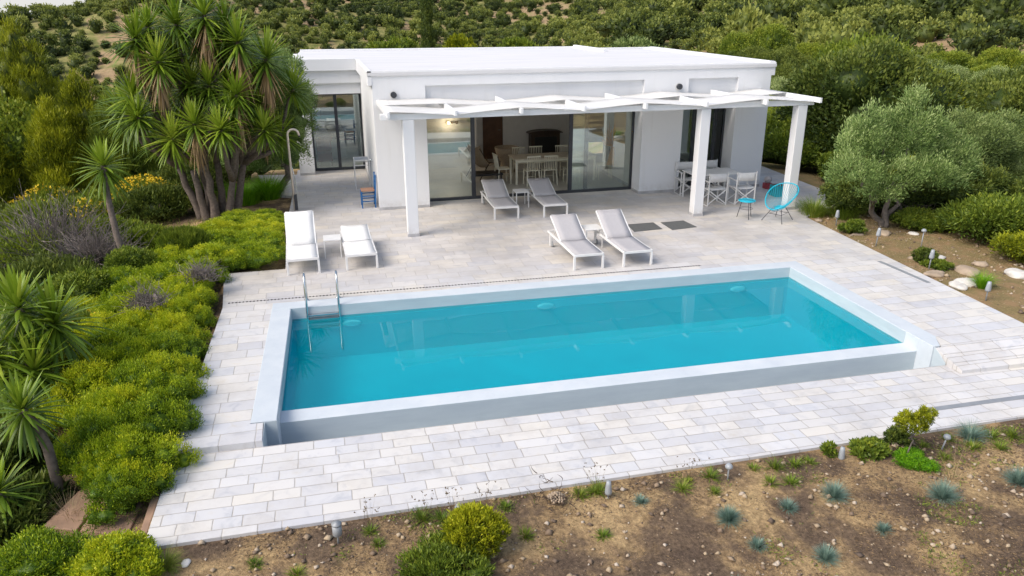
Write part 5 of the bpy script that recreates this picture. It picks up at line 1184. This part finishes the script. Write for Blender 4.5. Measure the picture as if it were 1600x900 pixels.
for i, (x, y, r, mt, lab) in enumerate(((13.95, 1.75, .20, 'rock', 'big white boulder at the right before the juniper mounds'), (12.55, 1.50, .17, 'rock', 'flat pinkish white stone at the right terrace edge, left of the seedling'), (12.27, 1.42, .14, 'rock', 'flat white stone set at the terrace kerb'),
      (12.9, 2.72, .16, 'rock', 'long white stone beside the slim garden light'), (12.75, 3.05, .12, 'rock2', 'rounded tan stone among dark green leaves at the right edge'), (13.3, 4.75, .16, 'rock2', 'tan stone at the foot of the olive tree'), (12.35, 2.1, .15, 'rock2', 'tan flat rock close to the right terrace kerb'), (13.3, 3.0, .10, 'rock', 'small white stone in the middle of the dry bed'), (12.75, 4.9, .1, 'rock2', 'small tan stone near the slim light'), (12.6, 6.2, .09, 'rock2', 'small stone at the foot of the green grass clump'), (13.75, 2.4, .12, 'rock2', 'tan rock on the path in the dry bed'), (13.2, 2.15, .2, 'rock2', 'broad flat tan rock in the dry bed'), (14.0,4.6,.1,'rock','little white stone beside the low bright shrub'), (-.78,-2.98,.045,'rock','pale round stone on the soil near the bottom left grass tuft'))):
    rock(lab, x, y, r, 1200+i, mt, .45)
# countless pebbles and woody litter on the soil
def scatter(n, seed, fn):
    rng = np.random.default_rng(seed); pts = fn(rng, n); z = ground(pts[:, 0], pts[:, 1]); return rng, np.column_stack([pts, z])
def front(rng, n):
    x = rng.uniform(-1.6, 11.5, n); y = -2.70-rng.random(n)**1.1*3.2; return np.column_stack([x, y])
def rightbed(rng, n):
    x = rng.uniform(12.1, 15.5, n); y = rng.uniform(-2.5, 6.5, n); k = x > 12.45-(6.5-y)*.085+.1; return np.column_stack([x[k], y[k]])
OCT = np.array([(1,0,0),(0,1,0),(-1,0,0),(0,-1,0),(0,0,.7),(0,0,-.7)], float); OF = np.array([(0,1,4),(1,2,4),(2,3,4),(3,0,4),(1,0,5),(2,1,5),(3,2,5),(0,3,5)])
def pebbles(name, n, seed, fn, rmin, rmax, mats, label):
    rng, p = scatter(n, seed, fn); m = len(p); r = rmin+(rmax-rmin)*rng.random(m)**4
    v = OCT[None]*r[:, None, None]*rng.uniform(.6, 1.3, (m, 6, 1))*rng.uniform(.7, 1.2, (m, 1, 3)); a = rng.uniform(0, 6.28, m); ca, sa = np.cos(a)[:, None], np.sin(a)[:, None]
    v = np.stack([v[..., 0]*ca-v[..., 1]*sa, v[..., 0]*sa+v[..., 1]*ca, v[..., 2]], -1)+p[:, None]+np.array([0, 0, .3])*r[:, None, None]
    o = npmesh(name, v.reshape(-1, 3), (OF[None]+np.arange(m)[:, None, None]*6).reshape(-1, 3), mats, None, np.repeat(rng.random(m), 6)); tag(o, label, 'pebbles', kind='stuff')
def stonemat():
    t = NT('mixed_pebbles'); t.set(.85, 0, .3); a = t.node('ShaderNodeAttribute', attribute_name='tint')
    t.col(t.ramp(a.outputs['Fac'], [(0, (.12,.09,.07)), (.35, (.26,.19,.13)), (.6, (.42,.33,.22)), (.85, (.44,.36,.27)), (1, (.52,.45,.37))])); return t.m
M['pebbles'] = stonemat()
pebbles('pebbles', 5200, 41, front, .004, .048, M['pebbles'], 'tan and white pebbles scattered over the front soil bed')
pebbles('bed_pebbles', 1200, 42, rightbed, .01, .06, M['pebbles'], 'pebbles scattered over the dry bed right of the terrace')
def litter(name, n, seed, fn, L0, w, mat, label, lift=.004, up=.08):
    rng, p = scatter(n, seed, fn); m = len(p)
    keep = fbm(p[:, 0]/.7, p[:, 1]/.7, 77, 4)+rng.random(m)*.25 > .56; p = p[keep]; m = len(p)
    d = rng.normal(size=(m, 3))*np.array([1, 1, up]); p[:, 2] += lift
    v, f, t = leaves(rng, p, d, L0*rng.uniform(.4, 1.4, m), w, rng.random(m)); s = npmesh(name, v, f, mat, None, t); tag(s, label, 'ground litter', kind='stuff')
litter('woody_litter', 52000, 51, front, .035, .005, M['dead_yucca'], 'dry woody litter lying over the front soil bed')
litter('dark_mulch', 42000, 52, front, .04, .008, M['twig'], 'dark mulch of twigs on the front soil bed')
litter('dry_ground_grass', 26000, 53, rightbed, .06, .005, M['drygrass'], 'dry grass covering the bed right of the terrace', up=.6)
def frontgreen(rng, n):
    p = front(rng, n*3); k = (fbm(p[:, 0]/.5, p[:, 1]/.5, 88, 3) > .60) | ((p[:, 0] > 7.6) & (p[:, 1] > -3.1) & (fbm(p[:, 0]/.3, p[:, 1]/.3, 89, 3) > .45)); return p[k][:n]
litter('green_ground_weeds', 30000, 54, frontgreen, .045, .008, M['grass'], 'patches of low green weeds on the front soil bed', up=1.2)
def leftbed(rng, n):
    x = rng.uniform(-8, -1.3, n); y = rng.uniform(-3, 13, n); return np.column_stack([x, y])
litter('left_ground_grass', 60000, 55, leftbed, .12, .008, M['leaf_mid'], 'green grass between the shrubs of the left garden', up=1.5)

# ------------------------------------------------------------ hillside shrubs and trees
cand = []
rng = np.random.default_rng(2024)
def camproj(x, y, z):
    q = np.stack([x-CAM.x, y-CAM.y, z-CAM.z], -1); zz = q@np.array(fw); return 800+FPX*(q@np.array(rt2))/zz, 450-FPX*(q@np.array(up2))/zz
def grid(r0, r1, step, sz, pr):
    n = int(2*r1/step); gx, gy = np.meshgrid(np.arange(-n, n)*step*.5*2/2, np.arange(0, n)*step)
    x = (gx*1.0+rng.uniform(-.42, .42, gx.shape)*step).ravel()+CAM.x; y = (gy+rng.uniform(-.42, .42, gy.shape)*step).ravel()+CAM.y
    r = np.hypot(x-CAM.x, y-CAM.y); az = np.degrees(np.arctan2(x-CAM.x, y-CAM.y)); k = (r >= r0) & (r < r1) & (az > -24) & (az < 52)
    x, y, r, az = x[k], y[k], r[k], az[k]; z = ground(x, y); s = (.55+.95*rng.random(len(x))**1.3)*sz
    bare = barev(x, y)+.06*rng.normal(size=len(x)); keep = (bare < .59) & (rng.random(len(x)) < pr)
    x, y, z, s, r, az = [a[keep] for a in (x, y, z, s, r, az)]
    u, v = camproj(x, y, z+s*1.6); k2 = (u > -60) & (u < 1660) & (v > -60) & ~((u > 500) & (u < 1190) & (v > 95)) & ~((r < 40) & (az < -2) & (az > -9))
    k2 &= ~((u > 430) & (u < 1150) & (r < 110)) & ~((x > -2) & (x < 15.5) & (y < 45)) & ~((u >= 1150) & (u < 1235) & (r < 45))
    return [a[k2] for a in (x, y, z, s, r, az)]
parts_ = [grid(27, 70, 3.6, 2.2, .93), grid(70, 240, 5.2, 2.35, .86), grid(240, 520, 6.6, 2.4, .74), grid(520, 900, 9, 4, .8)]
HX, HY, HZ, HS, HR, HA = [np.concatenate([p[i] for p in parts_]) for i in range(6)]
o_ = np.argsort(HR); HX, HY, HZ, HS, HR, HA = [a[o_] for a in (HX, HY, HZ, HS, HR, HA)]
kindv = fbm(HX/17, HY/17, 61, 3)+rng.normal(size=len(HX))*.07
print('hill plants', len(HX))
protos = {}
for kn, mat, lab in (('dry_shrub', 'leaf_dry', 'grey brown half dry shrub on the valley slope beyond the garden'), ('round_tree', 'leaf_mid', 'rounded mid green tree on the valley slope beyond the garden'), ('dark_tree', 'leaf_dark', 'dark green dense tree on the valley slope beyond the garden'), ('pale_tree', 'leaf_olivebright', 'pale green bushy tree on the valley slope beyond the garden')):
    protos[kn] = []
    for v_ in range(4):
        r2 = np.random.default_rng(1300+v_+len(kn)*10); lb = lobes_dome(r2, 9, .95, 1.45, .7, .36)
        cm = crown_mesh(kn, M[mat], 1300+v_+len(kn)*10, lb, 1300, 22, .07, .050, .024, up=.5, core=.82, tdir=.5, shell=(.9, 1.10))
        o = mk(cm); me = o.data; bpy.data.objects.remove(o); protos[kn].append(me)
NI = 290
lab3 = {'dry_shrub': ('grey brown half dry shrub among the green trees on the valley slope', 'dry shrubs on the slopes'), 'round_tree': ('rounded mid green tree on the valley slope beyond the garden', 'rounded trees on the slopes'), 'dark_tree': ('dark green dense tree on the valley slope beyond the garden', 'dark trees on the slopes'), 'pale_tree': ('pale green bushy tree on the valley slope beyond the garden', 'pale trees on the slopes')}
for i in range(min(NI, len(HX))):
    kn = 'dark_tree' if kindv[i] < .44 else ('round_tree' if kindv[i] < .58 else 'pale_tree')
    if rng.random() < .05: kn = 'dry_shrub'
    o = bpy.data.objects.new(kn, protos[kn][int(rng.integers(4))]); C.objects.link(o)
    s = HS[i]*rng.uniform(.85, 1.15); o.location = (HX[i], HY[i], HZ[i]-.25); o.rotation_euler = (0, 0, rng.uniform(0, 6.28)); o.scale = (s, s, s*rng.uniform(.85, 1.25)); tag(o, lab3[kn][0], 'tree', lab3[kn][1])
# the rest of the scrub that reads as one mass
rest = np.arange(NI, len(HX)); V = []; F4 = []; F3 = []; T = []; off = 0
PV = []
for v_ in range(6):
    r2 = np.random.default_rng(1500+v_); lb = lobes_dome(r2, 4, .92, 1.45, .55, .42); PV.append(crown_mesh('x', None, 1500+v_, lb, 110, 5, .16, .22, .13, up=.4, core=.88, tdir=.6))
var = rng.integers(0, 6, len(rest))
for v_ in range(6):
    ids = rest[var == v_]; v, f, t, _, _ = PV[v_]; m = len(ids); a = rng.uniform(0, 6.28, m); s = HS[ids]*rng.uniform(.8, 1.2, m)
    ca, sa = np.cos(a)[:, None], np.sin(a)[:, None]; vv = np.stack([v[None, :, 0]*ca-v[None, :, 1]*sa, v[None, :, 0]*sa+v[None, :, 1]*ca, np.broadcast_to(v[None, :, 2], (m, len(v)))*rng.uniform(.75, 1.2, (m, 1))], -1)*s[:, None, None]
    vv += np.stack([HX[ids], HY[ids], HZ[ids]-.3], -1)[:, None]; n = len(v)
    V.append(vv.reshape(-1, 3)); o4 = np.arange(m)[:, None, None]*n+off; F4.append((f[0][None]+o4).reshape(-1, 4)); F3.append((f[1][None]+o4).reshape(-1, 3)); T.append((t[None]+((kindv[ids]-.55)*1.4)[:, None]).ravel()-.02); off += m*n
sc_ = npmesh('hillside_scrub', np.vstack(V), [np.vstack(F4), np.vstack(F3)], leafmat('leaf_hill_scrub', G_((.045,.070,.018), (.11,.15,.030), (.21,.25,.048), (.33,.36,.08)), nscale=.12), None, np.concatenate(T))
tag(sc_, 'dense green scrub and olive trees covering the far hillsides', 'scrub', kind='stuff')

# each bush and weed gets a label that says which one it is
def relabel(group, key, text):
    obs = sorted([o for o in bpy.data.objects if o.parent is None and o.get('group') == group], key=key)
    for q, o in enumerate(obs): o['label'] = text % W1_[q]
relabel(WG, lambda o: o.location.x, 'small green weed sprouting along the front terrace edge, %s from the left')
relabel(GL, lambda o: o.location.y, 'dark green bush in the undergrowth left of the hedge, %s from the camera')
relabel(GR, lambda o: (o.location-CAM).length, 'dense green bush in the thicket right of the villa, %s nearest to the pool')
relabel('dry seed stalks along the front edge', lambda o: o.location.x, 'thin dry seed stalks at the front terrace edge, %s from the left')
